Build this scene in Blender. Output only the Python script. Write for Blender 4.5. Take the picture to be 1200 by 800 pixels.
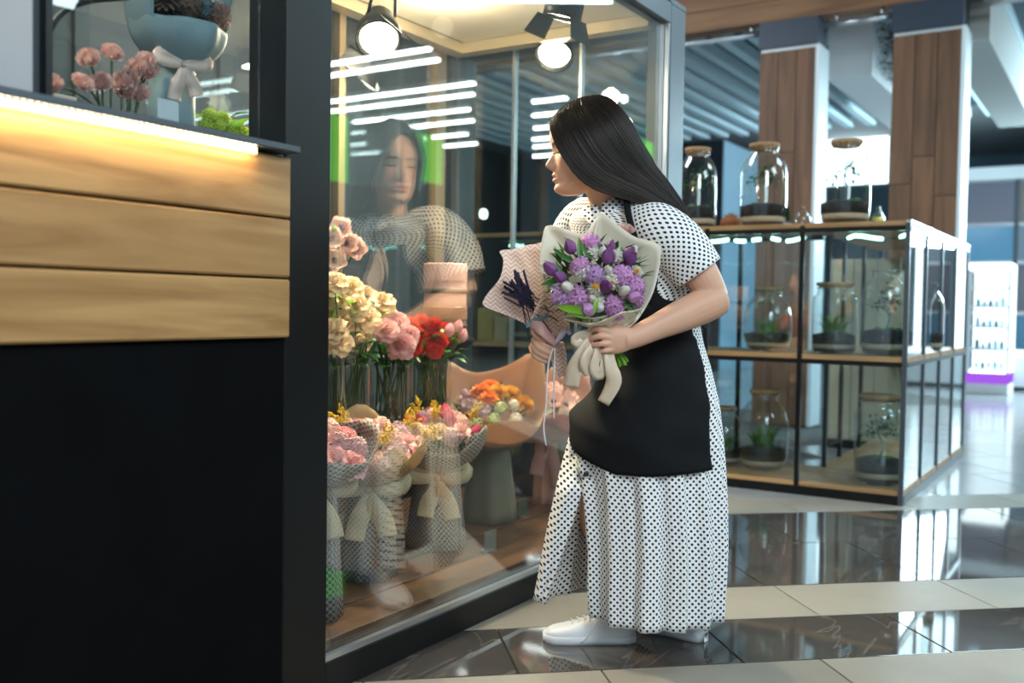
import bpy, bmesh, math, random
from mathutils import Vector, Matrix, Euler, noise
import numpy as np
R = math.radians
PI = math.pi
random.seed(7)
scene = bpy.context.scene
for o in list(bpy.data.objects): bpy.data.objects.remove(o)
C = scene.collection
# ---------------------------------------------------------------- camera
F_PX = 1160.0                       # focal length in pixels of the 1200 x 800 frame
CAM = Vector((1.578, -1.868, 0.92))
YAW, PITCH, ROLL = R(32.0), R(-1.98), R(0.9)
cam_rot = Matrix.Rotation(YAW, 3, 'Z') @ Matrix.Rotation(PI/2 + PITCH, 3, 'X') @ Matrix.Rotation(ROLL, 3, 'Z')
cd = bpy.data.cameras.new('camera'); cam = bpy.data.objects.new('camera', cd); C.objects.link(cam)
cam.matrix_world = Matrix.Translation(CAM) @ cam_rot.to_4x4()
cd.sensor_width = 36; cd.lens = F_PX/1200*36; cd.clip_start = 0.05; cd.clip_end = 200
cd.dof.use_dof = True; cd.dof.focus_distance = 2.72; cd.dof.aperture_fstop = 2.2
scene.camera = cam
# ---------------------------------------------------------------- world, lights, exposure
w = bpy.data.worlds.new('world'); scene.world = w; w.use_nodes = True
bg = w.node_tree.nodes['Background']; bg.inputs[0].default_value = (0.62, 0.80, 0.95, 1); bg.inputs[1].default_value = 0.42
scene.view_settings.view_transform = 'Standard'; scene.view_settings.look = 'None'
scene.view_settings.gamma = 1; scene.view_settings.use_curve_mapping = False
scene.view_settings.exposure = 0.35
try:
    scene.cycles.transparent_max_bounces = 32; scene.cycles.max_bounces = 10
    scene.cycles.sample_clamp_indirect = 6
except Exception: pass
def area_light(name, loc, target, size, energy, color, size_y=None):
    l = bpy.data.lights.new(name, 'AREA'); l.energy = energy; l.color = color
    l.size = size
    if size_y: l.shape = 'RECTANGLE'; l.size_y = size_y
    o = bpy.data.objects.new(name, l); C.objects.link(o); o.location = loc
    d = Vector(target) - Vector(loc); o.rotation_euler = d.to_track_quat('-Z', 'Y').to_euler()
    return o
area_light('hall_light_near', (3.0, -1.6, 3.85), (0.9, 0.6, 0.9), 1.6, 150, (0.86, 0.95, 1.0), 2.6)
area_light('hall_light_right', (3.9, 1.6, 3.85), (1.4, 1.4, 0.8), 1.8, 130, (0.72, 0.92, 1.0), 2.6)
area_light('hall_light_back', (2.2, 4.4, 3.88), (1.6, 3.4, 0.4), 1.4, 110, (0.60, 0.90, 1.0), 2.4)
area_light('hall_light_far', (1.7, 12.0, 3.88), (1.5, 11.5, 0), 2.4, 170, (0.62, 0.90, 1.0), 4.0)
area_light('shop_fill_behind', (2.3, 11.9, 2.6), (-3.0, 9.6, 3.4), 2.0, 420, (0.62, 0.88, 1.0), 1.6)  # unseen fill, added to brighten the slatted ceiling and the shop beyond
area_light('hall_light_side', (4.5, -4.5, 3.85), (1.5, 0, .8), 2.4, 120, (0.7, 0.92, 1.0), 3.0)
area_light('hall_fill_left', (-2.6, 3.2, 3.88), (-3.4, 4.4, 0.6), 1.8, 190, (0.80, 0.92, 1.0), 2.4)  # added fill, out of view, lifting the dark hall seen through the case
# ---------------------------------------------------------------- geometry helpers
Rv = Vector((math.cos(YAW), math.sin(YAW), 0)); Fv = Vector((-math.sin(YAW), math.cos(YAW), 0))
def ray(px, py):
    return (cam_rot @ Vector(((px-600)/F_PX, (400-py)/F_PX, -1))).normalized()
def V(px, py, d):                   # point seen at (px,py) at horizontal distance d ahead of the camera
    r = ray(px, py); return CAM + r*(d/r.dot(Fv))
def AX(px, py, x): r = ray(px, py); return CAM + r*((x-CAM.x)/r.x)
def AY(px, py, y): r = ray(px, py); return CAM + r*((y-CAM.y)/r.y)
def AZ(px, py, z): r = ray(px, py); return CAM + r*((z-CAM.z)/r.z)
def view(r, f, z): return Vector((CAM.x, CAM.y, 0)) + Rv*r + Fv*f + Vector((0, 0, z))
class MB:
    def __init__(s): s.v = []; s.f = []; s.uv = []; s.mi = []; s.cur = 0
    def add(s, vs, fs, uvs=None, mi=0):
        n = len(s.v); s.v += [Vector(v) for v in vs]
        for k, f in enumerate(fs):
            s.f.append([n+i for i in f]); s.mi.append(mi)
            s.uv.append(uvs[k] if uvs else None)
        return s
    def box(s, a, b, mi=0, M=None):
        x0, y0, z0 = a; x1, y1, z1 = b
        vs = [Vector(p) for p in ((x0,y0,z0),(x1,y0,z0),(x1,y1,z0),(x0,y1,z0),(x0,y0,z1),(x1,y0,z1),(x1,y1,z1),(x0,y1,z1))]
        if M: vs = [M @ v for v in vs]
        return s.add(vs, [(0,3,2,1),(4,5,6,7),(0,1,5,4),(1,2,6,5),(2,3,7,6),(3,0,4,7)], None, mi)
    def tube(s, pts, rad, n=8, cap=True, mi=0, flat=1.0, up=None, closed=False):
        pts = [Vector(p) for p in pts]; m = len(pts)
        if not hasattr(rad, '__len__'): rad = [rad]*m
        T = []
        for i in range(m):
            a = pts[i-1] if (i > 0 or closed) else pts[i]; b = pts[(i+1) % m] if (i < m-1 or closed) else pts[i]
            t = (b-a); T.append(t.normalized() if t.length > 1e-9 else Vector((0,0,1)))
        u = Vector(up) if up else (Vector((0,0,1)) if abs(T[0].z) < .9 else Vector((1,0,0)))
        vs = []
        for i in range(m):
            u = (u - T[i]*u.dot(T[i]));
            if u.length < 1e-6: u = T[i].orthogonal()
            u.normalize(); w_ = T[i].cross(u)
            r = rad[i]; ra, rb = (r if hasattr(r, '__len__') else (r, r*flat))
            for k in range(n):
                a = 2*PI*k/n; vs.append(pts[i] + u*(ra*math.cos(a)) + w_*(rb*math.sin(a)))
        fs = []
        for i in range(m if closed else m-1):
            j = (i+1) % m
            for k in range(n):
                k2 = (k+1) % n; fs.append((i*n+k, i*n+k2, j*n+k2, j*n+k))
        if cap and not closed:
            fs.append(tuple(range(n-1, -1, -1))); fs.append(tuple((m-1)*n+k for k in range(n)))
        return s.add(vs, fs, None, mi)
    def lathe(s, prof, n=20, M=None, mi=0, wave=None):
        vs = []
        for r, z in prof:
            for k in range(n):
                a = 2*PI*k/n; rr = r*(1+(wave(a, z) if wave else 0)); v = Vector((rr*math.cos(a), rr*math.sin(a), z)); vs.append(M @ v if M else v)
        fs = []
        for i in range(len(prof)-1):
            for k in range(n):
                k2 = (k+1) % n; fs.append((i*n+k, i*n+k2, (i+1)*n+k2, (i+1)*n+k))
        if prof[0][0] > 1e-5: fs.append(tuple(range(n-1, -1, -1))) if prof[0][0] < 90 and s.capb else None
        if prof[-1][0] > 1e-5 and s.capt: fs.append(tuple((len(prof)-1)*n+k for k in range(n)))
        return s.add(vs, fs, None, mi)
    capb = True; capt = True
    def grid(s, P, uv=None, closed_u=False, mi=0):     # P[i][j] rows of points
        m = len(P); n = len(P[0]); vs = [p for row in P for p in row]; fs = []; uvs = []
        for i in range(m-1):
            for j in range(n if closed_u else n-1):
                j2 = (j+1) % n; fs.append((i*n+j, i*n+j2, (i+1)*n+j2, (i+1)*n+j))
                if uv: uvs.append((uv[i][j], uv[i][j+1], uv[i+1][j+1], uv[i+1][j]))
        return s.add(vs, fs, uvs if uv else None, mi)
    def mesh(s, name, mats, smooth=True):
        me = bpy.data.meshes.new(name); me.from_pydata([tuple(v) for v in s.v], [], s.f)
        if not isinstance(mats, (list, tuple)): mats = [mats]
        for m in mats: me.materials.append(m)
        if len(mats) > 1: me.polygons.foreach_set('material_index', s.mi)
        if any(u is not None for u in s.uv):
            l = me.uv_layers.new(name='UVMap'); k = 0
            for f, u in zip(s.f, s.uv):
                for q in range(len(f)): l.data[k].uv = u[q] if u else (0, 0); k += 1
        if smooth: me.polygons.foreach_set('use_smooth', [True]*len(me.polygons))
        me.update(); return me
    def build(s, name, mats, parent=None, smooth=True, thick=0, bevel=0, sub=0):
        return link(name, s.mesh(name, mats, smooth), parent, thick, bevel, sub)
def link(name, me, parent=None, thick=0, bevel=0, sub=0, M=None):
    o = bpy.data.objects.new(name, me); C.objects.link(o)
    W_ = M.copy() if M is not None else Matrix.Identity(4)      # world matrix of the piece
    o.matrix_basis = (PINV[parent.name] @ W_) if parent else W_
    if parent: o.parent = parent
    PINV[o.name] = W_.inverted()
    if thick:
        md = o.modifiers.new('thickness', 'SOLIDIFY'); md.thickness = thick; md.offset = 0
    if sub:
        md = o.modifiers.new('smooth', 'SUBSURF'); md.levels = sub; md.render_levels = sub
    if bevel:
        md = o.modifiers.new('edge', 'BEVEL'); md.width = bevel; md.segments = 1; md.limit_method = 'ANGLE'
    return o
PINV = {}
def thing(name, label, cat, loc=(0,0,0), group=None):
    o = bpy.data.objects.new(name, None); C.objects.link(o); o.location = loc; o.empty_display_size = .05
    PINV[o.name] = Matrix.Translation(-Vector(loc))
    o['label'] = label; o['category'] = cat
    if group: o['group'] = group
    return o
def tag(o, label, cat, group=None):
    o['label'] = label; o['category'] = cat
    if group: o['group'] = group
    return o
def struct(o): o['kind'] = 'structure'; return o
def boxo(name, a, b, m, parent=None, bevel=0.0): return MB().box(a, b).build(name, m, parent, smooth=False, bevel=bevel)
def basis(loc, z, x=None, s=1.0, spin=0):
    z = Vector(z).normalized(); x = Vector(x) if x else (Vector((1,0,0)) if abs(z.x) < .9 else Vector((0,1,0)))
    x = (x - z*x.dot(z)).normalized(); y = z.cross(x)
    m = Matrix((x, y, z)).transposed().to_4x4(); m = m @ Matrix.Rotation(spin, 4, 'Z')
    return Matrix.Translation(Vector(loc)) @ m @ Matrix.Scale(s, 4)
def catmull(pts, n):
    pts = [Vector(p) for p in pts]; out = []; m = len(pts)-1
    for k in range(n):
        t = k/(n-1)*m; i = min(int(t), m-1); u = t-i
        p0 = pts[max(i-1, 0)]; p1 = pts[i]; p2 = pts[i+1]; p3 = pts[min(i+2, m)]
        out.append(.5*((2*p1)+(p2-p0)*u+(2*p0-5*p1+4*p2-p3)*u*u+(3*p1-p0-3*p2+p3)*u**3))
    return out
def interp(x, xs, ys):
    return float(np.interp(x, xs, ys))
# ---------------------------------------------------------------- materials
def mat(name, col, rough=.5, metal=0, noise_=0, nscale=20, bump=0, bscale=60, spec=.5, col2=None, stretch=None, rnd=0, trans=0, coat=0):
    m = bpy.data.materials.new(name); m.use_nodes = True; nt = m.node_tree; N = nt.nodes; L = nt.links
    b = N['Principled BSDF']; b.inputs['Base Color'].default_value = (*col, 1); b.inputs['Roughness'].default_value = rough
    b.inputs['Metallic'].default_value = metal; b.inputs['Specular IOR Level'].default_value = spec
    if coat: b.inputs['Coat Weight'].default_value = coat; b.inputs['Coat Roughness'].default_value = .05
    if noise_ or bump:
        tc = N.new('ShaderNodeTexCoord'); mp = N.new('ShaderNodeMapping'); L.new(tc.outputs['Object'], mp.inputs[0])
        if stretch: mp.inputs['Scale'].default_value = stretch
    src = None
    if noise_ or col2:
        nz = N.new('ShaderNodeTexNoise'); nz.inputs['Scale'].default_value = nscale; nz.inputs['Detail'].default_value = 5
        if noise_ or bump: L.new(mp.outputs[0], nz.inputs['Vector'])
        mx = N.new('ShaderNodeMix'); mx.data_type = 'RGBA'
        c2 = col2 if col2 else tuple(max(0, c*(1-noise_)) for c in col); c1 = col if col2 else tuple(min(1, c*(1+noise_*.5)) for c in col)
        mx.inputs[6].default_value = (*c1, 1); mx.inputs[7].default_value = (*c2, 1)
        rp = N.new('ShaderNodeMapRange'); rp.inputs[1].default_value = .35; rp.inputs[2].default_value = .65
        L.new(nz.outputs[0], rp.inputs[0]); L.new(rp.outputs[0], mx.inputs[0]); src = mx.outputs[2]
    if rnd:
        oi = N.new('ShaderNodeObjectInfo'); hs = N.new('ShaderNodeHueSaturation')
        mr = N.new('ShaderNodeMapRange'); mr.inputs[3].default_value = 1-rnd; mr.inputs[4].default_value = 1+rnd*.6
        L.new(oi.outputs['Random'], mr.inputs[0]); L.new(mr.outputs[0], hs.inputs['Value'])
        hs.inputs['Color'].default_value = (*col, 1)
        if src: L.new(src, hs.inputs['Color'])
        src = hs.outputs[0]
    if src: L.new(src, b.inputs['Base Color'])
    if bump:
        bz = N.new('ShaderNodeTexNoise'); bz.inputs['Scale'].default_value = bscale; bz.inputs['Detail'].default_value = 4
        L.new(mp.outputs[0], bz.inputs['Vector']); bp = N.new('ShaderNodeBump'); bp.inputs['Strength'].default_value = bump; bp.inputs['Distance'].default_value = .004
        L.new(bz.outputs[0], bp.inputs['Height']); L.new(bp.outputs[0], b.inputs['Normal'])
    if trans:
        tr = N.new('ShaderNodeBsdfTranslucent'); ms = N.new('ShaderNodeMixShader'); ms.inputs[0].default_value = trans
        if src: L.new(src, tr.inputs[0])
        else: tr.inputs[0].default_value = (*col, 1)
        L.new(b.outputs[0], ms.inputs[1]); L.new(tr.outputs[0], ms.inputs[2]); L.new(ms.outputs[0], N['Material Output'].inputs[0])
    return m
def emis(name, col, strength):
    m = bpy.data.materials.new(name); m.use_nodes = True; N = m.node_tree.nodes; e = N.new('ShaderNodeEmission')
    e.inputs[0].default_value = (*col, 1); e.inputs[1].default_value = strength
    m.node_tree.links.new(e.outputs[0], N['Material Output'].inputs[0]); return m
def glass(name, tint=(.93,.97,.96), boost=1.0, base=.0, ior=1.5, rough=0.0, gcol=(1,1,1)):
    m = bpy.data.materials.new(name); m.use_nodes = True; nt = m.node_tree; N = nt.nodes; L = nt.links
    N.remove(N['Principled BSDF'])
    t = N.new('ShaderNodeBsdfTransparent'); t.inputs[0].default_value = (*tint, 1)
    g = N.new('ShaderNodeBsdfGlossy'); g.inputs['Roughness'].default_value = rough; g.inputs[0].default_value = (*gcol, 1)
    f = N.new('ShaderNodeFresnel'); ge = N.new('ShaderNodeNewGeometry'); im = N.new('ShaderNodeMapRange'); im.inputs[3].default_value = ior; im.inputs[4].default_value = 1/ior
    L.new(ge.outputs['Backfacing'], im.inputs[0]); L.new(im.outputs[0], f.inputs[0])
    ma = N.new('ShaderNodeMath'); ma.operation = 'MULTIPLY_ADD'; ma.inputs[1].default_value = boost; ma.inputs[2].default_value = base; ma.use_clamp = True
    L.new(f.outputs[0], ma.inputs[0]); mx = N.new('ShaderNodeMixShader'); L.new(ma.outputs[0], mx.inputs[0])
    L.new(t.outputs[0], mx.inputs[1]); L.new(g.outputs[0], mx.inputs[2]); L.new(mx.outputs[0], N['Material Output'].inputs[0])
    return m
def wood(name, c1, c2, axis=1, scale=1.0, rough=.5, knots=True, coat=0, rnd=.12):
    m = bpy.data.materials.new(name); m.use_nodes = True; nt = m.node_tree; N = nt.nodes; L = nt.links; b = N['Principled BSDF']
    tc = N.new('ShaderNodeTexCoord'); mp = N.new('ShaderNodeMapping'); sc = [14*scale]*3; sc[axis] = 1.1*scale; mp.inputs['Scale'].default_value = sc
    oi = N.new('ShaderNodeObjectInfo'); ml = N.new('ShaderNodeMath'); ml.operation = 'MULTIPLY'; ml.inputs[1].default_value = 37
    L.new(oi.outputs['Random'], ml.inputs[0]); L.new(ml.outputs[0], mp.inputs['Location'])
    L.new(tc.outputs['Object'], mp.inputs[0])
    nz = N.new('ShaderNodeTexNoise'); nz.inputs['Scale'].default_value = 1.2; nz.inputs['Detail'].default_value = 6; nz.inputs['Distortion'].default_value = 1.6
    L.new(mp.outputs[0], nz.inputs['Vector'])
    cr = N.new('ShaderNodeValToRGB'); cr.color_ramp.elements[0].position = .34; cr.color_ramp.elements[1].position = .62
    cr.color_ramp.elements[0].color = (*c2, 1); cr.color_ramp.elements[1].color = (*c1, 1); L.new(nz.outputs[0], cr.inputs[0])
    hs = N.new('ShaderNodeHueSaturation'); mr = N.new('ShaderNodeMapRange'); mr.inputs[3].default_value = 1-rnd; mr.inputs[4].default_value = 1+rnd
    L.new(oi.outputs['Random'], mr.inputs[0]); L.new(mr.outputs[0], hs.inputs['Value']); L.new(cr.outputs[0], hs.inputs['Color'])
    src = hs.outputs[0]
    if knots:
        vm = N.new('ShaderNodeMapping'); s3 = [7.0]*3; s3[axis] = 2.2; vm.inputs['Scale'].default_value = s3; L.new(tc.outputs['Object'], vm.inputs[0]); L.new(ml.outputs[0], vm.inputs['Location'])
        vo = N.new('ShaderNodeTexVoronoi'); vo.inputs['Scale'].default_value = .8; L.new(vm.outputs[0], vo.inputs['Vector'])
        k = N.new('ShaderNodeMapRange'); k.inputs[1].default_value = .05; k.inputs[2].default_value = .2; k.inputs[3].default_value = .65; k.inputs[4].default_value = 0
        L.new(vo.outputs['Distance'], k.inputs[0]); mk = N.new('ShaderNodeMix'); mk.data_type = 'RGBA'; L.new(k.outputs[0], mk.inputs[0]); L.new(src, mk.inputs[6])
        mk.inputs[7].default_value = (c2[0]*.45, c2[1]*.38, c2[2]*.3, 1); src = mk.outputs[2]
    L.new(src, b.inputs['Base Color']); b.inputs['Roughness'].default_value = rough
    if coat: b.inputs['Coat Weight'].default_value = coat; b.inputs['Coat Roughness'].default_value = .1
    bp = N.new('ShaderNodeBump'); bp.inputs['Strength'].default_value = .12; bp.inputs['Distance'].default_value = .003; L.new(nz.outputs[0], bp.inputs['Height']); L.new(bp.outputs[0], b.inputs['Normal'])
    return m
def dots(name, base, dot, pitch, r, rough=.8):
    m = bpy.data.materials.new(name); m.use_nodes = True; nt = m.node_tree; N = nt.nodes; L = nt.links; b = N['Principled BSDF']
    uv = N.new('ShaderNodeUVMap'); uv.uv_map = 'UVMap'; best = None
    for off in (0, .5):
        mp = N.new('ShaderNodeMapping'); mp.inputs['Scale'].default_value = (1/pitch, 1/pitch, 1); mp.inputs['Location'].default_value = (off, off, 0)
        fr = N.new('ShaderNodeVectorMath'); fr.operation = 'FRACTION'; sb = N.new('ShaderNodeVectorMath'); sb.operation = 'SUBTRACT'; sb.inputs[1].default_value = (.5, .5, 0)
        ln = N.new('ShaderNodeVectorMath'); ln.operation = 'LENGTH'
        L.new(uv.outputs[0], mp.inputs[0]); L.new(mp.outputs[0], fr.inputs[0]); L.new(fr.outputs[0], sb.inputs[0]); L.new(sb.outputs[0], ln.inputs[0])
        if best is None: best = ln.outputs['Value']
        else:
            mn = N.new('ShaderNodeMath'); mn.operation = 'MINIMUM'; L.new(best, mn.inputs[0]); L.new(ln.outputs['Value'], mn.inputs[1]); best = mn.outputs[0]
    mr = N.new('ShaderNodeMapRange'); mr.inputs[1].default_value = r/pitch*.92; mr.inputs[2].default_value = r/pitch*1.08; L.new(best, mr.inputs[0])
    mx = N.new('ShaderNodeMix'); mx.data_type = 'RGBA'; mx.inputs[6].default_value = (*dot, 1); mx.inputs[7].default_value = (*base, 1); L.new(mr.outputs[0], mx.inputs[0])
    L.new(mx.outputs[2], b.inputs['Base Color']); b.inputs['Roughness'].default_value = rough; b.inputs['Specular IOR Level'].default_value = .2
    return m
# ================================================================ SETTING
M_black = mat('black_powder_coated_metal', (.007,.0075,.008), .4, spec=.3, bump=.05, bscale=300)
M_blackpanel = mat('black_laminate', (.0035,.0038,.0045), .8, noise_=.2, nscale=5, spec=.05)
M_post = mat('dark_graphite_metal', (.0045,.005,.0055), .4, spec=.3)
M_frame = mat('graphite_metal', (.085,.10,.12), .38, metal=.3, spec=.5)
M_white = mat('white_paint', (.78,.80,.82), .5)
M_greywall = mat('pale_grey_panel', (.42,.41,.42), .6, noise_=.05, nscale=4)
M_ceil = mat('hall_ceiling_grey', (.30,.31,.32), .8)
M_darkwall = mat('dark_hall_wall', (.07,.075,.085), .7, noise_=.2, nscale=1.5)
M_navy = mat('navy_panel', (.035,.05,.08), .5)
M_blue = mat('slate_blue_wall', (.17,.27,.34), .6)
M_steel = mat('brushed_steel', (.62,.66,.70), .28, metal=.9)
M_pine = wood('varnished_pine', (.46,.265,.105), (.27,.135,.045), axis=1, scale=.8, rough=.42, coat=.15, rnd=.08)
M_deck = wood('brown_deck_plank', (.135,.065,.030), (.05,.024,.011), axis=1, scale=.9, rough=.35, coat=.2, knots=False)
M_oak = wood('oak_shelf_board', (.55,.33,.15), (.36,.19,.08), axis=0, scale=.9, rough=.5, knots=False)
M_colwood = wood('walnut_cladding', (.22,.105,.055), (.125,.06,.032), axis=2, scale=.6, rough=.6, knots=False, rnd=.15)
M_beamwood = wood('walnut_beam', (.34,.17,.08), (.20,.095,.045), axis=0, scale=.5, rough=.6, knots=False)
M_pane = glass('display_glass', (.90,.93,.92), boost=1.9, base=.035)
M_pane2 = glass('clear_pane', (.88,.93,.94), boost=1.3, base=.0)
M_shelfpane = glass('shelf_glass', (.90,.96,.97), boost=1.5, base=.015)
M_sidepane = glass('shelf_side_glass', (.80,.92,.95), boost=1.3, base=.06)
M_jar = glass('jar_glass', (.95,.98,.98), boost=1.7, base=.015)
M_cream = mat('cream_ceiling_panel', (.82,.76,.64), .6)
# ---- floor: light slabs at large, dark polished bands and light tiles laid piece by piece
def tile_mat(name, c1, c2, rough, vein=False, spec=.5):
    m = bpy.data.materials.new(name); m.use_nodes = True; nt = m.node_tree; N = nt.nodes; L = nt.links; b = N['Principled BSDF']
    tc = N.new('ShaderNodeTexCoord'); nz = N.new('ShaderNodeTexNoise'); nz.inputs['Scale'].default_value = 2.2; nz.inputs['Detail'].default_value = 9; nz.inputs['Roughness'].default_value = .65
    L.new(tc.outputs['Object'], nz.inputs['Vector']); mx = N.new('ShaderNodeMix'); mx.data_type = 'RGBA'
    mr = N.new('ShaderNodeMapRange'); mr.inputs[1].default_value = .3; mr.inputs[2].default_value = .7; L.new(nz.outputs[0], mr.inputs[0]); L.new(mr.outputs[0], mx.inputs[0])
    mx.inputs[6].default_value = (*c1, 1); mx.inputs[7].default_value = (*c2, 1); src = mx.outputs[2]
    if vein:
        wv = N.new('ShaderNodeTexNoise'); wv.inputs['Scale'].default_value = 1.1; wv.inputs['Detail'].default_value = 4; wv.inputs['Distortion'].default_value = 2.2
        L.new(tc.outputs['Object'], wv.inputs['Vector']); a = N.new('ShaderNodeMath'); a.operation = 'SUBTRACT'; a.inputs[1].default_value = .5; L.new(wv.outputs[0], a.inputs[0])
        ab = N.new('ShaderNodeMath'); ab.operation = 'ABSOLUTE'; L.new(a.outputs[0], ab.inputs[0]); k = N.new('ShaderNodeMapRange'); k.inputs[2].default_value = .006; k.inputs[3].default_value = .30; k.inputs[4].default_value = 0
        L.new(ab.outputs[0], k.inputs[0]); m2 = N.new('ShaderNodeMix'); m2.data_type = 'RGBA'; L.new(k.outputs[0], m2.inputs[0]); L.new(src, m2.inputs[6]); m2.inputs[7].default_value = (.28,.25,.23,1); src = m2.outputs[2]
    oi = N.new('ShaderNodeObjectInfo'); hs = N.new('ShaderNodeHueSaturation'); r2 = N.new('ShaderNodeMapRange'); r2.inputs[3].default_value = .9; r2.inputs[4].default_value = 1.1
    L.new(oi.outputs['Random'], r2.inputs[0]); L.new(r2.outputs[0], hs.inputs['Value']); L.new(src, hs.inputs['Color'])
    L.new(hs.outputs[0], b.inputs['Base Color']); b.inputs['Roughness'].default_value = rough; b.inputs['Specular IOR Level'].default_value = spec
    return m
M_tdark = tile_mat('dark_polished_marble', (.085,.075,.068), (.045,.040,.038), .045, True, .95)
M_tlight = tile_mat('light_stone_tile', (.335,.30,.25), (.27,.24,.20), .42, False, .35)
M_base = tile_mat('pale_slab_floor', (.34,.35,.35), (.29,.30,.30), .16, False, .6)
M_grout = mat('grey_grout', (.12,.115,.11), .9)
floor = struct(boxo('floor', (-14,-8,-.2), (12,22,-.012), M_grout))
Dv = Rv*math.cos(R(10)) + Fv*math.sin(R(10)); Cv = Fv*math.cos(R(10)) - Rv*math.sin(R(10)); G0 = Vector((CAM.x, CAM.y, 0))
Mfl = Matrix((Dv, Cv, Vector((0,0,1)))).transposed().to_4x4(); Mfl = Matrix.Translation(G0) @ Mfl
tilecache = {}
def tile(e, c, le, lc, m):
    key = (round(le,3), round(lc,3), m.name)
    if key not in tilecache:
        g = .0022; b = MB(); a = (g, g); z = (le-g, lc-g); k = .0015
        vs = [(g,g,-.012),(z[0],g,-.012),(z[0],z[1],-.012),(g,z[1],-.012),(g,g,-k),(z[0],g,-k),(z[0],z[1],-k),(g,z[1],-k),(g+k,g+k,0),(z[0]-k,g+k,0),(z[0]-k,z[1]-k,0),(g+k,z[1]-k,0)]
        b.add(vs, [(0,1,5,4),(1,2,6,5),(2,3,7,6),(3,0,4,7),(4,5,9,8),(5,6,10,9),(6,7,11,10),(7,4,8,11),(8,9,10,11)])
        tilecache[key] = b.mesh('floor_tile', m, False)
    o = link('floor_tile', tilecache[key], floor, M=Mfl @ Matrix.Translation((e, c, 0)))
rows = [(1.53,.32,'l'),(1.85,.265,'d'),(2.115,.30,'l'),(2.415,.351,'d'),(2.766,.324,'l'),(3.09,.565,'d'),(3.655,.565,'d'),(4.22,.32,'l'),(4.54,.6,'l'),(5.14,.6,'l'),(5.74,.6,'l'),(6.34,.6,'l'),(6.94,.6,'l'),(7.54,.6,'l'),(8.14,.6,'l')]
offs = {2.766:.25, 2.415:.456, 2.115:.07}
for c, lc, kind in rows:
    off = offs.get(c, random.uniform(0,.6)); e = off-2.4
    while e < 6.6:
        p = Mfl @ Vector((e+.3, c+lc/2, 0))
        if p.x > -.35 and p.y > -2.2: tile(e, c, .6, lc, M_tlight if kind == 'l' and c < 4.3 else (M_base if kind == 'l' else M_tdark))
        e += .6
b = MB()                                  # beyond the laid tiles: the same pale slabs, too far away to tell apart
vs = [Mfl @ Vector(q) for q in ((-14,8.74,-.004),(16,8.74,-.004),(16,26,-.004),(-14,26,-.004))]; b.add(vs, [(0,1,2,3)])
q = b.build('floor_far_field', M_base, floor, smooth=False); q['kind'] = 'stuff'
b = MB(); vs = [Mfl @ Vector(q) for q in ((-9,-6,-.004),(9,-6,-.004),(9,1.525,-.004),(-9,1.525,-.004))]; b.add(vs, [(0,1,2,3)])
q = b.build('floor_near_field', M_tlight, floor, smooth=False); q['kind'] = 'stuff'
# ---- hall shell
struct(boxo('ceiling', (-14,-8,3.95), (12,22,4.1), M_ceil))
wr = struct(boxo('wall_right', (9.0,-8,0), (9.15,22,3.95), M_darkwall))
struct(boxo('wall_back', (-14,19.0,0), (9.0,19.15,3.95), M_blue))
struct(boxo('wall_left', (-9.15,-2,0), (-9.0,19.0,3.95), M_darkwall))
sw = struct(boxo('wall_side', (-4.4,-4,0), (-4.3,5.9,3.95), mat('taupe_wall', (.10,.08,.062), .7, noise_=.2, nscale=2)))
for k in range(8): boxo('wall_panel', (-4.3,-3.9+k*1.2,.1), (-4.27,-2.76+k*1.2,2.9), mat('taupe_panel_%d' % k, tuple(c*(.8+.1*(k%4)) for c in (.13,.10,.078)), .6), sw)
# ---- facade of the shop behind: beam, columns with planks, navy bands, rails
FY = 6.1
beam = struct(boxo('trim_1', (-4.6,FY,3.30), (1.6,FY+.30,3.95), M_beamwood)); 
for k in range(4): boxo('fascia_board', (-4.6,FY-.02,3.26+.17*k), (1.6,FY,3.26+.17*k+.164), M_beamwood, beam)
M_whitelam = mat('white_laminate', (.80,.86,.90), .35)
def column(n, pl, pr, splits):
    x0 = AY(pl, 150, FY).x; x1 = AY(pr, 150, FY).x; x0, x1 = min(x0,x1), max(x0,x1)
    t = struct(boxo('trim_%d' % n, (x0,FY+.02,0), (x1,FY+.26,3.05), M_whitelam))
    wd = (x1-x0)/3
    for k in range(3):
        zs = [0]+splits[k]+[3.02]
        for a, b_ in zip(zs, zs[1:]): boxo('cladding_plank', (x0+wd*k+.003,FY-.012,a+.003), (x0+wd*(k+1)-.003,FY+.02,b_-.003), M_colwood, t)
    boxo('navy_band', (x0-.01,FY-.015,3.05), (x1+.01,FY+.27,3.26), M_navy, t)
    boxo('white_edge_strip', (x1,FY-.01,0), (x1+.03,FY+.28,3.04), M_whitelam, t)
    return x0, x1
c1 = column(2, 889, 954, [[1.7],[2.2],[1.5]]); c2 = column(3, 1044, 1124, [[1.9],[2.1],[1.8]])
rl = [(-4.6, c1[0]), (c1[1]+.04, c2[0]), (c2[1]+.04, 1.5)]
for k, (a, b_) in enumerate(rl):
    m = MB(); m.tube([(a,FY+.05,3.19),(b_,FY+.05,3.19)], .022, 8); m.tube([(a+.1,FY+.05,3.19),(a+.1,FY+.05,3.30)], .012, 6); m.tube([(b_-.1,FY+.05,3.19),(b_-.1,FY+.05,3.30)], .012, 6)
    tag(m.build('shutter_rail', M_steel), ['steel shutter rail under the wooden beam, left of both wooden columns','steel shutter rail spanning the opening between the two wooden columns','steel shutter rail right of the wide wooden column'][k], 'rail')
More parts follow.
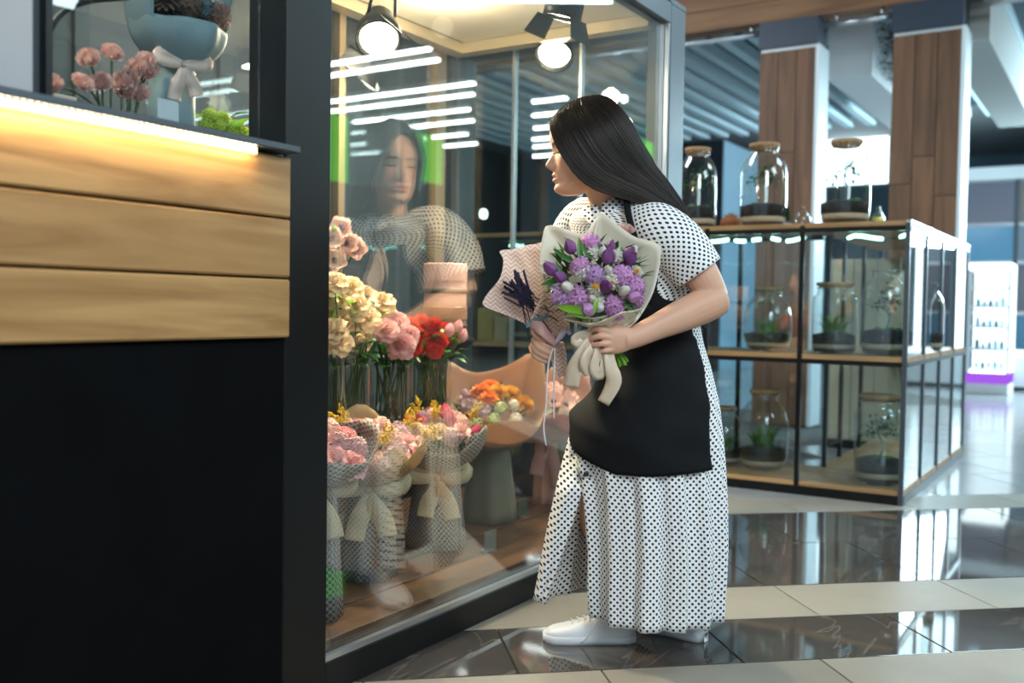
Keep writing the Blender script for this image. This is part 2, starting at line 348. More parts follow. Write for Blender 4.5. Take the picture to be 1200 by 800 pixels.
# ---- shop beyond: slatted ceiling, dark volume, bright window, soffits
M_slat = mat('pale_blue_slat', (.55,.68,.74), .5)
sl = thing('slat_ceiling', 'pale blue ceiling of parallel slats beyond the wooden columns', 'ceiling', (-2.5,12,3.6))
x = -7.0
while x < 1.3:
    boxo('slat', (x,7.2,3.50), (x+.11,12.4,3.62), M_slat, sl); x += .30
boxo('slat_backing', (-7.1,7.2,3.66), (1.4,12.4,3.70), mat('slat_backing_blue', (.10,.16,.19), .8), sl)
xd = AY(848, 200, 12.5).x
vol = struct(boxo('wall_shop', (xd-3.2,12.5,0), (xd,16.4,3.48), M_blue)); boxo('navy_front_panel', (AY(780,200,12.5).x,12.46,0), (xd,12.5,3.48), mat('ink_panel', (.018,.024,.036), .6), vol)
M_sky = emis('daylight_window', (.72,.92,1.0), 3.2)
def lit_window(n, y, pa, ya, pb, yb, nm=3, label=None):
    a = AY(pa, ya, y); b_ = AY(pb, yb, y); x0, x1 = min(a.x,b_.x), max(a.x,b_.x); z0, z1 = min(a.z,b_.z), max(a.z,b_.z)
    t = struct(boxo('window_%d' % n, (x0-.04,y+.02,z0-.04), (x1+.04,y+.06,z1+.04), M_frame))
    wd = (x1-x0)/nm
    for k in range(nm): boxo('pane', (x0+wd*k+.015,y-.01,z0), (x0+wd*(k+1)-.015,y+.015,z1), M_sky, t)
lit_window(1, 16.0, 966, 142, 1041, 214, 3)
# white soffit boxes running away from the viewer
s1 = struct(boxo('trim_4', (-.72,6.9,2.93), (-.35,11.2,3.45), M_white)); s2 = struct(boxo('trim_5', (.26,6.45,3.0), (.60,10.4,3.49), mat('grey_soffit', (.36,.37,.36), .7)))
# hanging plant net above the soffit
net = MB(); rnd = random.Random(3)
for k in range(1500):
    p = Vector((-.33+rnd.uniform(0,.10), rnd.uniform(6.95,11.2), rnd.uniform(2.98,3.47))); d = Vector((rnd.uniform(-.3,.8),rnd.uniform(-1,1),rnd.uniform(-1,1))).normalized()*rnd.uniform(.05,.12); s_ = d.cross(Vector((1,0,.2))).normalized()*.010
    net.add([p-s_,p+s_,p+d], [(0,1,2)])
tg = net.build('hanging_greenery', mat('grey_green_leaf', (.045,.085,.085), .6, noise_=.4, nscale=4), smooth=False); tag(tg, 'dark tangled hanging greenery under the ceiling between the columns', 'greenery'); tg['kind'] = 'stuff'
# right-hand far glazing with mullions
def glz(n, y, x0, x1, zs, cols, m):
    t = struct(boxo('window_%d' % n, (x0,y+.05,zs[0]), (x1,y+.08,zs[-1]), mat('far_interior_%d' % n, (.09,.12,.16), .5)))
    wd = (x1-x0)/cols
    for i in range(len(zs)-1):
        for k in range(cols):
            boxo('pane', (x0+wd*k+.03,y,zs[i]+.02), (x0+wd*(k+1)-.03,y+.02,zs[i+1]-.02), m[(i*3+k*2) % len(m)], t)
    for k in range(cols+1): boxo('mullion', (x0+wd*k-.03,y-.02,zs[0]), (x0+wd*k+.03,y+.05,zs[-1]), M_frame, t)
    for z in zs: boxo('transom', (x0,y-.02,z-.025), (x1,y+.05,z+.025), M_steel, t)
pm = [mat('pane_grey_blue', (.20,.25,.31), .15), mat('pane_violet_grey', (.17,.16,.20), .2), mat('pane_blue', (.12,.28,.42), .12), mat('pane_brown_grey', (.20,.17,.16), .2)]
glz(2, 15.6, -.9, 5.4, [.05,.95,1.75,2.35,3.05], 7, pm)
struct(boxo('trim_7', (-.9,15.45,3.05), (5.4,15.6,3.25), M_white))
# magenta sign beside the far post
a = AY(1112, 268, 9.6); tag(boxo('magenta_sign', (a.x-.10,9.6,a.z-.17), (a.x+.10,9.63,a.z+.17), emis('magenta_print', (.45,.03,.25), .7)), 'small magenta sign panel above the end of the terrarium shelf', 'sign')
bs = bpy.data.objects['magenta_sign']; MBp = MB().box((a.x-.02,9.64,0), (a.x+.02,9.66,a.z+.1)); MBp.build('sign_post', M_frame, bs, smooth=False)
# bright glass kiosk
kx0 = AY(1131,460,10.8).x; kx1 = AY(1181,460,10.8).x
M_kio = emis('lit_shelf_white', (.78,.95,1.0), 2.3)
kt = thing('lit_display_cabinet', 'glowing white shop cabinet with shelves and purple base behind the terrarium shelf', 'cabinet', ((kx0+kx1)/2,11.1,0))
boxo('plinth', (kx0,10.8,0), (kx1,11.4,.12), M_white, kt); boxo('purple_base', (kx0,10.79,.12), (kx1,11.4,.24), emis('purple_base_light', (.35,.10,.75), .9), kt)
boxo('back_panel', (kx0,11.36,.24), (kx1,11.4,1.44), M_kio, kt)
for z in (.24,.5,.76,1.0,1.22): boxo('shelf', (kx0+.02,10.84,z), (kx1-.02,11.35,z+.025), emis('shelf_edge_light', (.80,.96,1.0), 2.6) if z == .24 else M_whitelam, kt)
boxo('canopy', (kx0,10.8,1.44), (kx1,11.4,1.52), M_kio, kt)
for xx in (kx0,kx1-.03): boxo('post', (xx,10.8,.24), (xx+.03,10.83,1.44), M_whitelam, kt)
rnd = random.Random(5); i = 0; pos = ['leftmost','second from left','middle','second from right','rightmost']
cosm = [mat('cosmetic_%d' % k, c, .3) for k, c in enumerate([(.5,.75,.8),(.15,.25,.3),(.7,.8,.85),(.3,.5,.55)])]
lb = ['bottom','second','third','fourth']
for r_, z in enumerate((.265,.525,.785,1.025)):
    n = 5
    for k in range(n):
        xx = kx0+.06+(kx1-kx0-.12)*(k+.5)/n; h = rnd.uniform(.07,.15); m = MB(); m.lathe([(.026,0),(.028,h*.6),(.012,h*.7),(.012,h)], 8, Matrix.Translation((xx,10.95,z)))
        tag(m.build('cosmetic_bottle', cosm[(k+r_) % 4]), '%s small bottle on the %s shelf of the glowing white cabinet' % (pos[k], lb[r_]), 'bottle', 'bottles on the %s shelf of the lit cabinet' % lb[r_])
# white counter to its right
a = AY(1163,425,11.6); ct = thing('white_counter', 'low white lit counter right of the glowing cabinet', 'counter', (a.x+.8,11.8,0))
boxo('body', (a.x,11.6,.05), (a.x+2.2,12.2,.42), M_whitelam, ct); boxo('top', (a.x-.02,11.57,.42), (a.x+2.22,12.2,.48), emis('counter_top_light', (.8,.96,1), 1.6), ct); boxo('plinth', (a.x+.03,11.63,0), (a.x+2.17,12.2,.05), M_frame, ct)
# tall bright storefront further right, mirrored by the shelf's side panes and the floor
def front_window(n, x0, x1, z0, z1, nm, y=14.0):
    t = struct(boxo('window_%d' % n, (x0-.05,y+.02,z0-.05), (x1+.05,y+.06,z1+.05), M_frame)); wd = (x1-x0)/nm
    for k in range(nm): boxo('pane', (x0+wd*k+.03,y-.01,z0), (x0+wd*(k+1)-.03,y+.015,z1), M_sky, t)
front_window(3, 1.50, 2.02, .25, 2.6, 2); front_window(4, 2.42, 2.56, .25, 2.2, 1); front_window(5, 3.0, 4.6, .6, 2.4, 3)
# ---- reflected half of the hall: ceiling line lamps and green shopfront signs on the right
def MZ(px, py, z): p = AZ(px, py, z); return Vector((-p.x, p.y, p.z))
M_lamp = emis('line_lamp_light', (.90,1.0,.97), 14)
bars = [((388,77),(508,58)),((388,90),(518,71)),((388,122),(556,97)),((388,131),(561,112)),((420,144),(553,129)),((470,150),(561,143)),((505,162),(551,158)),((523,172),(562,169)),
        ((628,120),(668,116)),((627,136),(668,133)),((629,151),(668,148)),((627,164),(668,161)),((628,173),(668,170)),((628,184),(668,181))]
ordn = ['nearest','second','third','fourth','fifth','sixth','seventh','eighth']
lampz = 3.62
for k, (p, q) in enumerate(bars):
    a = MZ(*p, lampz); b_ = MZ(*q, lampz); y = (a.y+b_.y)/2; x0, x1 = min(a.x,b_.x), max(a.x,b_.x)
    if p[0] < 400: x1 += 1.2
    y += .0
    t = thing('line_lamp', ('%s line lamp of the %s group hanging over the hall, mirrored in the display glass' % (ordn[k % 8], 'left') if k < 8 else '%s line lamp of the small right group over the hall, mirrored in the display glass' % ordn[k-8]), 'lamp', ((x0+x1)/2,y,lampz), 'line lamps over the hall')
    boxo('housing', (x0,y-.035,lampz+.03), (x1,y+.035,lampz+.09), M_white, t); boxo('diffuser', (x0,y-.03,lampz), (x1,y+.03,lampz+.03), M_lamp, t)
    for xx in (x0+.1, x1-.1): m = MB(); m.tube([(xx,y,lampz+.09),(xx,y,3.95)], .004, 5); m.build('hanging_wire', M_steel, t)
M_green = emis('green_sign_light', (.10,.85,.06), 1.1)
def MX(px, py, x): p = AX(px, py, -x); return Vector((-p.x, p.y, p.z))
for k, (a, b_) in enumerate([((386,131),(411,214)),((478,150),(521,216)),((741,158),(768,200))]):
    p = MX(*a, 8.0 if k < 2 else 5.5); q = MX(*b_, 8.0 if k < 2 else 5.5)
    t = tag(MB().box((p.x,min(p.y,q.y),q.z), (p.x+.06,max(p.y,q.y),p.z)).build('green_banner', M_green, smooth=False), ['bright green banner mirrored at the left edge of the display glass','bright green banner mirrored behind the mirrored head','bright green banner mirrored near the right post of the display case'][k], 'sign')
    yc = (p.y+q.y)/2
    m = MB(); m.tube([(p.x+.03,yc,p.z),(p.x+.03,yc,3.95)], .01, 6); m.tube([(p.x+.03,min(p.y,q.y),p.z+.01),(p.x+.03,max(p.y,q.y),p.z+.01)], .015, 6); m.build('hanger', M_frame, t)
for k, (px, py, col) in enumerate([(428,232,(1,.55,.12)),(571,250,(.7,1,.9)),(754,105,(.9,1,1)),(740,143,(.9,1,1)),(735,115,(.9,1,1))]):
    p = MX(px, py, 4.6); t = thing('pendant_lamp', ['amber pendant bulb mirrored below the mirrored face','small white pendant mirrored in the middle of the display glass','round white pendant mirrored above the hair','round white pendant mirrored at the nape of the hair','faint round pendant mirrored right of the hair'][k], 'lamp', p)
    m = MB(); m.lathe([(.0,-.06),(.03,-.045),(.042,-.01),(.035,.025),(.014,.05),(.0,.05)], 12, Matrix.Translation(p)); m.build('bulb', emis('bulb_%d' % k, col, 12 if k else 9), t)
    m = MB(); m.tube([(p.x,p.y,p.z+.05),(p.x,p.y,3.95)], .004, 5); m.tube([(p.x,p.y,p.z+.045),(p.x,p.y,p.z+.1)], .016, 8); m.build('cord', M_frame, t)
# ================================================================ DISPLAY CASE (walk-in flower cooler)
yL = AX(386, 400, 0).y; yP0 = AX(334, 400, 0).y; yR = AX(783, 200, 0).y; yE = AX(800, 200, 0).y
XB = -1.03; ZC = 2.05
case = thing('flower_display_case', 'tall black framed glass display case full of cut flowers', 'display case', (XB/2,(yL+yR)/2,0))
boxo('corner_post', (-.12,yP0,0), (0.0,yL,2.14), M_post, case, .003)
boxo('corner_post', (-.10,yR,0), (0.0,yE,2.13), M_frame, case, .003)  # paler than the left post: its bright reflection is put into the colour
boxo('corner_post', (XB-.06,yP0,0), (XB,yL-.06,2.13), M_frame, case); boxo('corner_post', (XB-.06,yR,0), (XB,yE,2.13), M_frame, case)
boxo('bottom_rail', (-.06,yL,0), (0.0,yR,.078), M_black, case, .003); boxo('bottom_rail', (XB,yR+.002,0), (-.10,yE,.078), M_black, case)
boxo('top_rail', (-.07,yL,ZC), (0,yR,2.14), M_frame, case, .003); boxo('top_rail', (XB,yR,ZC), (-.10,yE,2.13), M_frame, case); boxo('top_rail', (XB-.06,yL,ZC), (XB,yR,2.13), M_frame, case)
boxo('glass_pane', (-.030,yL,.078), (-.022,yR,ZC), M_pane, case)
boxo('glass_pane', (XB,yR+.03,.078), (-.10,yR+.036,ZC), M_pane2, case)
boxo('glass_pane', (XB-.035,yL,.078), (XB-.03,yR,ZC), M_pane2, case)
boxo('glazing_bead', (-.02,yL,.078), (-.004,yR,.092), M_steel, case); boxo('glazing_bead', (-.02,yR-.012,.09), (-.004,yR,ZC), M_steel, case)
for yy in (AX(397,300,XB).y,AX(516,300,XB).y,1.66): boxo('rear_mullion', (XB-.045,yy,.078), (XB-.005,yy+.035,ZC), mat('bronze_mullion', (.34,.25,.16), .35, metal=.6), case)
for xx in (-.75,-.42): boxo('side_mullion', (xx,yR+.02,.078), (xx+.012,yR+.05,ZC), M_steel, case)
for k in range(6):
    x0 = XB+.01+k*.160; boxo('floor_plank', (x0,yL,.05), (min(x0+.152,-.065),yR-.002,.10), M_deck, case, .002)
boxo('ceiling_panel', (XB+.08,yL-.02,ZC+.03), (-.08,yR-.07,ZC+.05), M_cream, case); boxo('roof_panel', (XB-.06,yP0,2.13), (0,yE,2.15), M_frame, case)
M_trim = mat('champagne_trim', (.70,.60,.42), .3, metal=.5)
boxo('ceiling_trim', (XB,yL,ZC-.015), (XB+.07,yR,ZC+.03), M_trim, case); boxo('ceiling_trim', (XB+.07,yR-.065,ZC-.015), (-.07,yR-.002,ZC+.03), M_trim, case)
# lower dark band of the wall behind (cabinet back), kept low so that the hall stays in view
boxo('rear_sill', (XB-.028,yL,.078), (XB-.004,yR,.30), M_black, case)
# stage lamps under the case ceiling
M_lens = emis('warm_lamp_lens', (1.0,.86,.60), 30)
def stage_lamp(px, py, x, aim, label, power, sc=1.0, doors=True):
    p = AX(px, py, x); t = thing('stage_lamp', label, 'lamp', p); d = (Vector(aim)-p).normalized(); m_ = basis(p, d, (0,1,0), sc)
    m = MB(); m.capb = m.capt = False; m.lathe([(.0,-.13),(.03,-.125),(.042,-.10),(.044,-.05),(.062,-.03),(.064,.02),(.056,.02),(.055,-.02),(.0,-.03)], 20, m_); m.build('housing', M_black, t)
    m = MB(); m.lathe([(.0,.006),(.03,.010),(.052,.004)], 20, m_); m.build('lens', M_lens, t)
    m = MB(); side = (m_ @ Vector((0,.068*1,-.02)))-p; s2 = (m_ @ Vector((0,-.068,-.02)))-p; top = Vector((p.x, p.y, ZC+.01))
    m.tube([p+side, p+side+Vector((0,0,.05)), top+Vector((0,0,-.015)), p+s2+Vector((0,0,.05)), p+s2], .006, 6); m.tube([top+Vector((0,0,-.02)), top+Vector((0,0,.02))], .02, 8); m.build('yoke', M_black, t)
    for s_ in ((-1,1) if doors else ()):
        a = [m_ @ Vector(q) for q in ((-.05,s_*.062,.018),(.05,s_*.062,.018),(.065,s_*.09,.085),(-.065,s_*.09,.085))]; b = MB(); b.add(a, [(0,1,2,3)]); b.build('barn_door', M_black, t, smooth=False, thick=.003)
    l = bpy.data.lights.new('stage_lamp_beam', 'SPOT'); l.energy = power; l.color = (1,.80,.55); l.spot_size = R(125); l.spot_blend = .7; l.shadow_soft_size = .05
    o = bpy.data.objects.new('stage_lamp_beam', l); C.objects.link(o); o.location = p+d*.03*sc; o.rotation_euler = d.to_track_quat('-Z','Y').to_euler()
    return t
stage_lamp(444, 44, -.55, (-.15,.2,1.2), 'glowing stage lamp at the upper left of the display case', 150, 1.2)
stage_lamp(650, 62, -.55, (-.2,1.0,1.0), 'glowing stage lamp above the face in the display case', 150, 1.3, False)
stage_lamp(660, 14, -.25, (-.55,1.4,.9), 'dark stage lamp at the top right seen from behind', 80, 1.15)
bl = [bpy.data.lights.new('lamp_uplight', 'POINT') for _ in range(2)]
for q, (yy, en) in zip(bl, ((.05,14),(1.15,14))):
    q.energy = en; q.color = (1,.82,.56); q.shadow_soft_size = .04; o = bpy.data.objects.new('lamp_uplight', q); C.objects.link(o); o.location = (-.62,yy,ZC-.09)
# ================================================================ COUNTER at the left
CT = AX(300, 186, .05).z
cnt = thing('shop_counter', 'pine clad counter with glowing strip light and black lower panel', 'counter', (-.3,-2,0))
yc = AX(341, 300, .03).y; zs = [AX(340, q, .03).z for q in (184, 257, 327, 397)]
for k in range(3): boxo('plank', (.0,-3.4,zs[k+1]+.0035), (.03,yc,zs[k]-.001), M_pine, cnt, .004)
yb = AX(332, 500, .012).y
boxo('lower_panel', (-.01,-3.4,.06), (.012,yb,zs[3]), M_blackpanel, cnt); boxo('plinth', (-.06,-3.4,0), (-.02,yb,.06), M_black, cnt); boxo('carcass', (-.7,-3.4,.06), (-.012,yP0-.004,zs[0]-.002), M_black, cnt)
yl = AX(352, 181, .06).y
boxo('counter_top', (-.72,-3.4,zs[0]+.001), (-.005,yP0-.004,zs[0]+.02), M_frame, cnt); boxo('ledge', (-.004,-3.4,zs[0]+.006), (.062,yl,zs[0]+.02), M_frame, cnt, .002)
ys = AX(300, 183, .04).y
led = boxo('led_strip', (.034,-3.4,zs[0]-.010), (.044,ys,zs[0]+.004), emis('warm_led_strip', (1,.72,.30), 2.2), cnt)
m = MB()
for k in range(150):
    yy = ys-.008-k*.0125; m.box((.044,yy-.0026,zs[0]-.007), (.047,yy+.0026,zs[0]+.003))
q = m.build('diodes', emis('led_diode', (1,.86,.6), 26), led, smooth=False); q['kind'] = 'stuff'
l = bpy.data.lights.new('led_strip_glow', 'AREA'); l.energy = 2.7; l.color = (1,.70,.30); l.shape = 'RECTANGLE'; l.size = .01; l.size_y = abs(ys+3.4)
o = bpy.data.objects.new('led_strip_glow', l); C.objects.link(o); o.location = (.050,(ys-3.4)/2,zs[0]-.012); o.rotation_euler = (0,R(38),0)
# upper glazing of the counter
ub = thing('counter_vitrine', 'glass vitrine on top of the pine counter with black arched frame', 'vitrine', (-.35,-1.2,zs[0]+.02))
zt = zs[0]+.021
boxo('glass_pane', (-.085,-2.3,zt), (-.080,yP0-.002,2.13), M_pane2, ub)
pg = AX(38, 60, -.05)
boxo('side_panel', (-.12,pg.y-1.0,zt), (-.05,pg.y,2.13), M_greywall, ub)
boxo('post', (-.095,pg.y,zt), (-.07,AX(47,60,-.07).y,2.13), M_frame, ub); boxo('post', (-.07,AX(50,60,-.06).y,zt), (-.05,AX(58,60,-.06).y,2.13), M_black, ub)
a = [AX(*p, -.14) for p in ((54,110),(54,60),(58,38),(68,20),(86,7),(110,0),(150,-3))]; m = MB(); m.tube(catmull(a, 18), .006, 8); m.build('arch_frame', M_black, ub)
boxo('back_panel', (-.70,-2.3,zt), (-.69,yP0-.002,2.13), M_pane2, ub)
boxo('top_panel', (-.70,-2.3,2.13), (-.05,yP0-.002,2.15), M_frame, ub)
m = MB(); m.tube([(-.34,-1.0,2.10),(-.34,-1.0,2.13)], .04, 16); pk = m.build('puck_lamp', M_black, ub); m = MB(); m.tube([(-.34,-1.0,2.094),(-.34,-1.0,2.099)], .032, 16); m.build('lamp_lens', M_lens, pk)
l = bpy.data.lights.new('puck_lamp_beam', 'SPOT'); l.energy = 34; l.color = (1,.84,.62); l.spot_size = R(110); l.spot_blend = .6; l.shadow_soft_size = .04
o = bpy.data.objects.new('puck_lamp_beam', l); C.objects.link(o); o.location = (-.30,-1.0,2.085); o.rotation_euler = (0,R(12),0)
# ================================================================ TERRARIUM SHELF (black steel and glass, oak boards)
SX = .68; SY = 3.11; ZT = 1.35; BW = .50; NB = 5; SD = 2.0
rack = thing('terrarium_shelf', 'black steel and glass shelf unit with oak boards holding terrariums', 'shelf', (SX-1.2,SY+.4,0))
p_ = .022; DEP = .55
ZM = AY(1060, 422, SY).z
for k in range(NB+1):
    x = SX-k*BW; boxo('post', (x-p_,SY,0), (x,SY+p_,ZT), M_frame if k == 0 else M_black, rack)
    if k: boxo('post', (x-p_,SY+DEP-p_,0), (x,SY+DEP,ZT), M_black, rack)
for k in range(1, 5):
    y = SY+k*SD/4; boxo('post', (SX-p_,y-p_,0), (SX,y,ZT), M_frame, rack)
    if k > 1: boxo('post', (SX-DEP,y-p_,0), (SX-DEP+p_,y,ZT), M_black, rack)
XL = SX-NB*BW
for z0, z1 in ((.0,.045),(ZM-.035,ZM-.012),(ZT-.035,ZT-.012)):
    boxo('front_rail', (XL,SY-.003,z0), (SX-p_,SY+.02,z1), M_black, rack); boxo('side_rail', (SX-.02,SY+p_,z0), (SX+.003,SY+SD,z1), M_frame, rack)
    boxo('rear_rail', (XL,SY+DEP-.02,z0), (SX-DEP,SY+DEP+.003,z1), M_black, rack)
for z, nm in ((.045,'b'),(ZM-.012,'m'),(ZT-.012,'t')):
    for k in range(NB):
        nb = 4
        for j in range(nb):
            boxo('board', (SX-(k+1)*BW+.002,SY+.004+j*DEP/nb+.001,z), (SX-k*BW-(.002),SY+.004+(j+1)*DEP/nb-.001,z+.024), M_oak, rack)
    for k in range(1,4):
        for j in range(3): boxo('board', (SX-(j+1)*DEP/3+.001,SY+DEP+.008+(k-1)*.48,z), (SX-j*DEP/3-.003,SY+DEP+.004+k*.48-.002,z+.024), M_oak, rack)
for zz in ((.07,ZM-.036),(ZM+.013,ZT-.036)):
    for k in range(NB): boxo('front_pane', (SX-(k+1)*BW+.001,SY+.006,zz[0]), (SX-k*BW-p_-.001,SY+.010,zz[1]), M_shelfpane, rack)
    for k in range(4): boxo('side_pane', (SX-.012,SY+k*SD/4+p_+.001,zz[0]), (SX-.008,SY+(k+1)*SD/4-p_-.001,zz[1]), M_sidepane, rack)
boxo('cap_rail', (SX-.02,SY-.002,ZT), (SX+.004,SY+SD,ZT+.014), M_steel, rack)
# beige partition behind the shelf
pt = thing('beige_partition', 'pale beige panelled partition behind the right half of the terrarium shelf', 'partition', (-.3,5.0,0))
for k in range(4):
    x0 = AY(972,400,5.0).x+k*.15; boxo('panel', (x0+.004,5.0,.06), (x0+.146,5.03,1.28), mat('beige_panel_%d' % k, (.50,.47,.34), .7), pt)
boxo('foot_rail', (AY(972,400,5.0).x,4.99,0), (AY(972,400,5.0).x+.60,5.04,.06), M_black, pt)
# ---- terrarium jars
M_cork = mat('cork', (.46,.27,.13), .9, noise_=.3, nscale=60); M_soil = mat('dark_soil', (.022,.018,.015), .95, noise_=.5, nscale=50, bump=.5, bscale=90)
M_sand = mat('pale_sand', (.55,.42,.30), .9, noise_=.15, nscale=80); M_moss = mat('moss_green', (.10,.19,.05), .9, noise_=.5, nscale=30)
M_leafd = mat('deep_green_leaf', (.035,.13,.04), .45, noise_=.3, nscale=10, trans=.25); M_leafl = mat('fresh_green_leaf', (.16,.34,.05), .45, noise_=.2, nscale=10, trans=.3)
M_stem = mat('stem_green', (.12,.24,.06), .5, noise_=.2, nscale=20)
def jar(px, pytop, pybase, y, w_px, label, style='bottle', seed=0, plant='tree', zb=None, lid=True, wide=1.0):
    b0 = AY(px, pybase, y); tp = AY(px, pytop, y); z0 = zb if zb is not None else b0.z; H = tp.z-z0
    if H < .05: H = .3
    r = wide*w_px/2*((b0-CAM).dot(Fv))/F_PX
    base = Vector((b0.x, y, z0)); T = Matrix.Translation(base); rd = random.Random(seed)
    t = thing('terrarium_jar', label, 'terrarium', base)
    if style == 'bottle': pr = [(0,.006),(r*.80,.004),(r*.92,.012),(r*.99,H*.10),(r,H*.22),(r,H*.62),(r*.95,H*.72),(r*.82,H*.81),(r*.62,H*.87),(r*.58,H*.90),(r*.58,H*.93),(r*.62,H*.95)]
    elif style == 'round': pr = [(0,.006),(r*.62,.004),(r*.82,H*.05),(r*.96,H*.18),(r,H*.38),(r*.97,H*.58),(r*.86,H*.72),(r*.66,H*.82),(r*.52,H*.86),(r*.52,H*.92),(r*.56,H*.94)]
    else: pr = [(0,.006),(r*.92,.004),(r,.014),(r,H*.74),(r*.96,H*.80),(r*.80,H*.84),(r*.78,H*.90),(r*.82,H*.92)]
    rin = lambda z: interp(z, [q[1] for q in pr], [q[0] for q in pr])-.004
    m = MB(); m.lathe([(a, b_) for a, b_ in pr], 28, T); inner = [(a-.003 if a > .01 else 0, b_+.003) for a, b_ in reversed(pr)]; m.build('glass_body', M_jar, t)
    m = MB(); rl_ = pr[-1][0]; m.tube([T @ Vector((rl_*math.cos(q*PI/10), rl_*math.sin(q*PI/10), pr[-1][1])) for q in range(20)], .0035, 6, closed=True); m.build('rim', M_jar, t)
    if lid: m = MB(); rr = pr[-1][0]; m.lathe([(0,H*.925),(rr*.88,H*.925),(rr*.9,H*.955),(rr*1.05,H*.957),(rr*1.05,H),(0,H)], 20, T); m.build('cork_lid', M_cork, t)
    za, zb_, zc, zd = .008, H*.07, H*.13, H*.26
    m = MB(); m.lathe([(0,za),(rin(za+.01)*.9,za),(rin(zb_),zb_),(0,zb_)], 20, T); m.build('drainage_layer', M_soil, t)
    m = MB(); m.lathe([(0,zb_),(rin(zb_),zb_+.0005),(rin(zc),zc),(0,zc)], 20, T); m.build('sand_layer', M_sand, t)
    m = MB(); m.lathe([(0,zc),(rin(zc),zc+.0005),(rin(zd),zd),(rin(zd)*.6,zd+H*.03),(0,zd+H*.035)], 20, T, wave=lambda a, z: .03*math.sin(3*a+seed)); m.build('soil', M_soil, t)
    m = MB(); zs_ = zd+H*.03; top = H*.70
    if plant == 'tree':
        tr = catmull([(0,0,zs_-.01),(r*.15,0,zs_+(top-zs_)*.35),(-r*.12,r*.1,zs_+(top-zs_)*.65),(r*.2,0,top)], 8); m.tube([T @ p for p in tr], [.006,.006,.005,.005,.004,.004,.003,.002], 6)
        m.build('trunk', M_stem, t); m = MB(); ctrs = [tr[-1], tr[5]+Vector((r*.35,0,0)), tr[4]+Vector((-r*.35,.0,.02)), tr[6]]
        for c_ in ctrs:
            for q in range(34):
                p = c_+Vector((rd.gauss(0,r*.17),rd.gauss(0,r*.17),rd.gauss(0,H*.04))); leaf(m, T @ p, Vector((rd.uniform(-1,1),rd.uniform(-1,1),rd.uniform(-.4,.8))), H*.055, H*.02)
    else:
        for q in range(60):
            a = rd.uniform(0,2*PI); rr = rd.uniform(0,r*.5); p = Vector((rr*math.cos(a),rr*math.sin(a),zs_-.005)); leaf(m, T @ p, Vector((math.cos(a)*.8,math.sin(a)*.8,rd.uniform(.6,2))), (top-zs_)*rd.uniform(.35,.85), H*.022)
    q = m.build('foliage', M_leafd if plant == 'tree' else M_leafl, t, smooth=False); q['kind'] = 'stuff'
    m = MB()
    for q in range(7): a = rd.uniform(0,2*PI); rr = rd.uniform(.2,.7)*r; s_ = r*rd.uniform(.12,.25); m.lathe([(0,-s_*.4),(s_*.8,0),(s_*.6,s_*.5),(0,s_*.7)], 8, T @ Matrix.Translation((rr*math.cos(a)*.8,rr*math.sin(a)*.8,zs_-.006)))
    m.build('moss', M_moss, t)
    return t
def leaf(m, p, d, ln, wd, bend=.15, mi=0):
    d = d.normalized(); s_ = d.cross(Vector((0,0,1)));
    if s_.length < .1: s_ = Vector((1,0,0))
    s_.normalize(); n_ = s_.cross(d); a = p; b_ = p+d*ln*.45+n_*ln*bend; c_ = p+d*ln
    m.add([a, b_+s_*wd, c_, b_-s_*wd, b_-n_*wd*.25], [(0,1,4),(1,2,4),(2,3,4),(3,0,4)], None, mi)
zt_ = ZT+.0125; zm_ = ZM+.0125; zb_ = .0695
jar(816,174,262,SY+.24,46,'tall cork stoppered terrarium on the shelf top nearest the display case','bottle',1,'tree',zt_)
jar(894,169,262,SY+.26,54,'cork stoppered terrarium on the shelf top, middle of three','bottle',2,'tree',zt_)
jar(990,165,262,SY+.22,56,'tall terrarium with a small tree on the shelf top before the bright window','bottle',3,'tree',zt_)
jar(899,337,408,SY+.24,56,'round terrarium on the middle board, nearest the apron','round',4,'fern',zm_)
jar(977,331,412,SY+.22,50,'straight sided terrarium on the middle board between two round ones','straight',5,'fern',zm_)
jar(1037,312,414,SY+.20,56,'large terrarium at the right corner of the middle board','bottle',6,'tree',zm_,lid=False)
jar(894,456,553,SY+.24,58,'round terrarium with green fern on the bottom board beside the skirt','round',7,'fern',zb_)
jar(1030,462,566,SY+.20,58,'terrarium with white flecked plant at the front corner of the bottom board','straight',8,'tree',zb_)
jar(848,476,552,SY+.30,48,'small round terrarium on the bottom board half hidden by the skirt','round',9,'fern',zb_)
jar(1082,330,404,SY+.9,44,'terrarium on the middle board along the side panes','bottle',10,'tree',zm_)
jar(612,318,400,SY+.3,46,'dim terrarium on the middle board seen through the case, by the lavender wrap','round',11,'fern',zm_)
for k, (px, w_, h_, c, l_) in enumerate([(572,.11,.20,(.62,.42,.12),'mustard gift bag on the middle board seen through the display case'),(590,.09,.15,(.70,.52,.30),'kraft box on the middle board seen through the display case'),(634,.10,.22,(.55,.36,.20),'tall brown gift bag on the middle board seen behind the lavender wrap')]):
    b0 = AY(px, 400, SY+.22); t = thing('gift_bag', l_, 'bag', (b0.x,SY+.22,zm_)); boxo('bag_body', (b0.x-w_/2,SY+.18,zm_), (b0.x+w_/2,SY+.28,zm_+h_), mat('bag_paper_%d' % k, c, .7), t, .003)
    m = MB(); m.tube(catmull([(b0.x-w_*.25,SY+.19,zm_+h_-.005),(b0.x-w_*.15,SY+.19,zm_+h_+.05),(b0.x+w_*.15,SY+.19,zm_+h_+.05),(b0.x+w_*.25,SY+.19,zm_+h_-.005)],10), .003, 5); m.build('handle', M_cork, t)
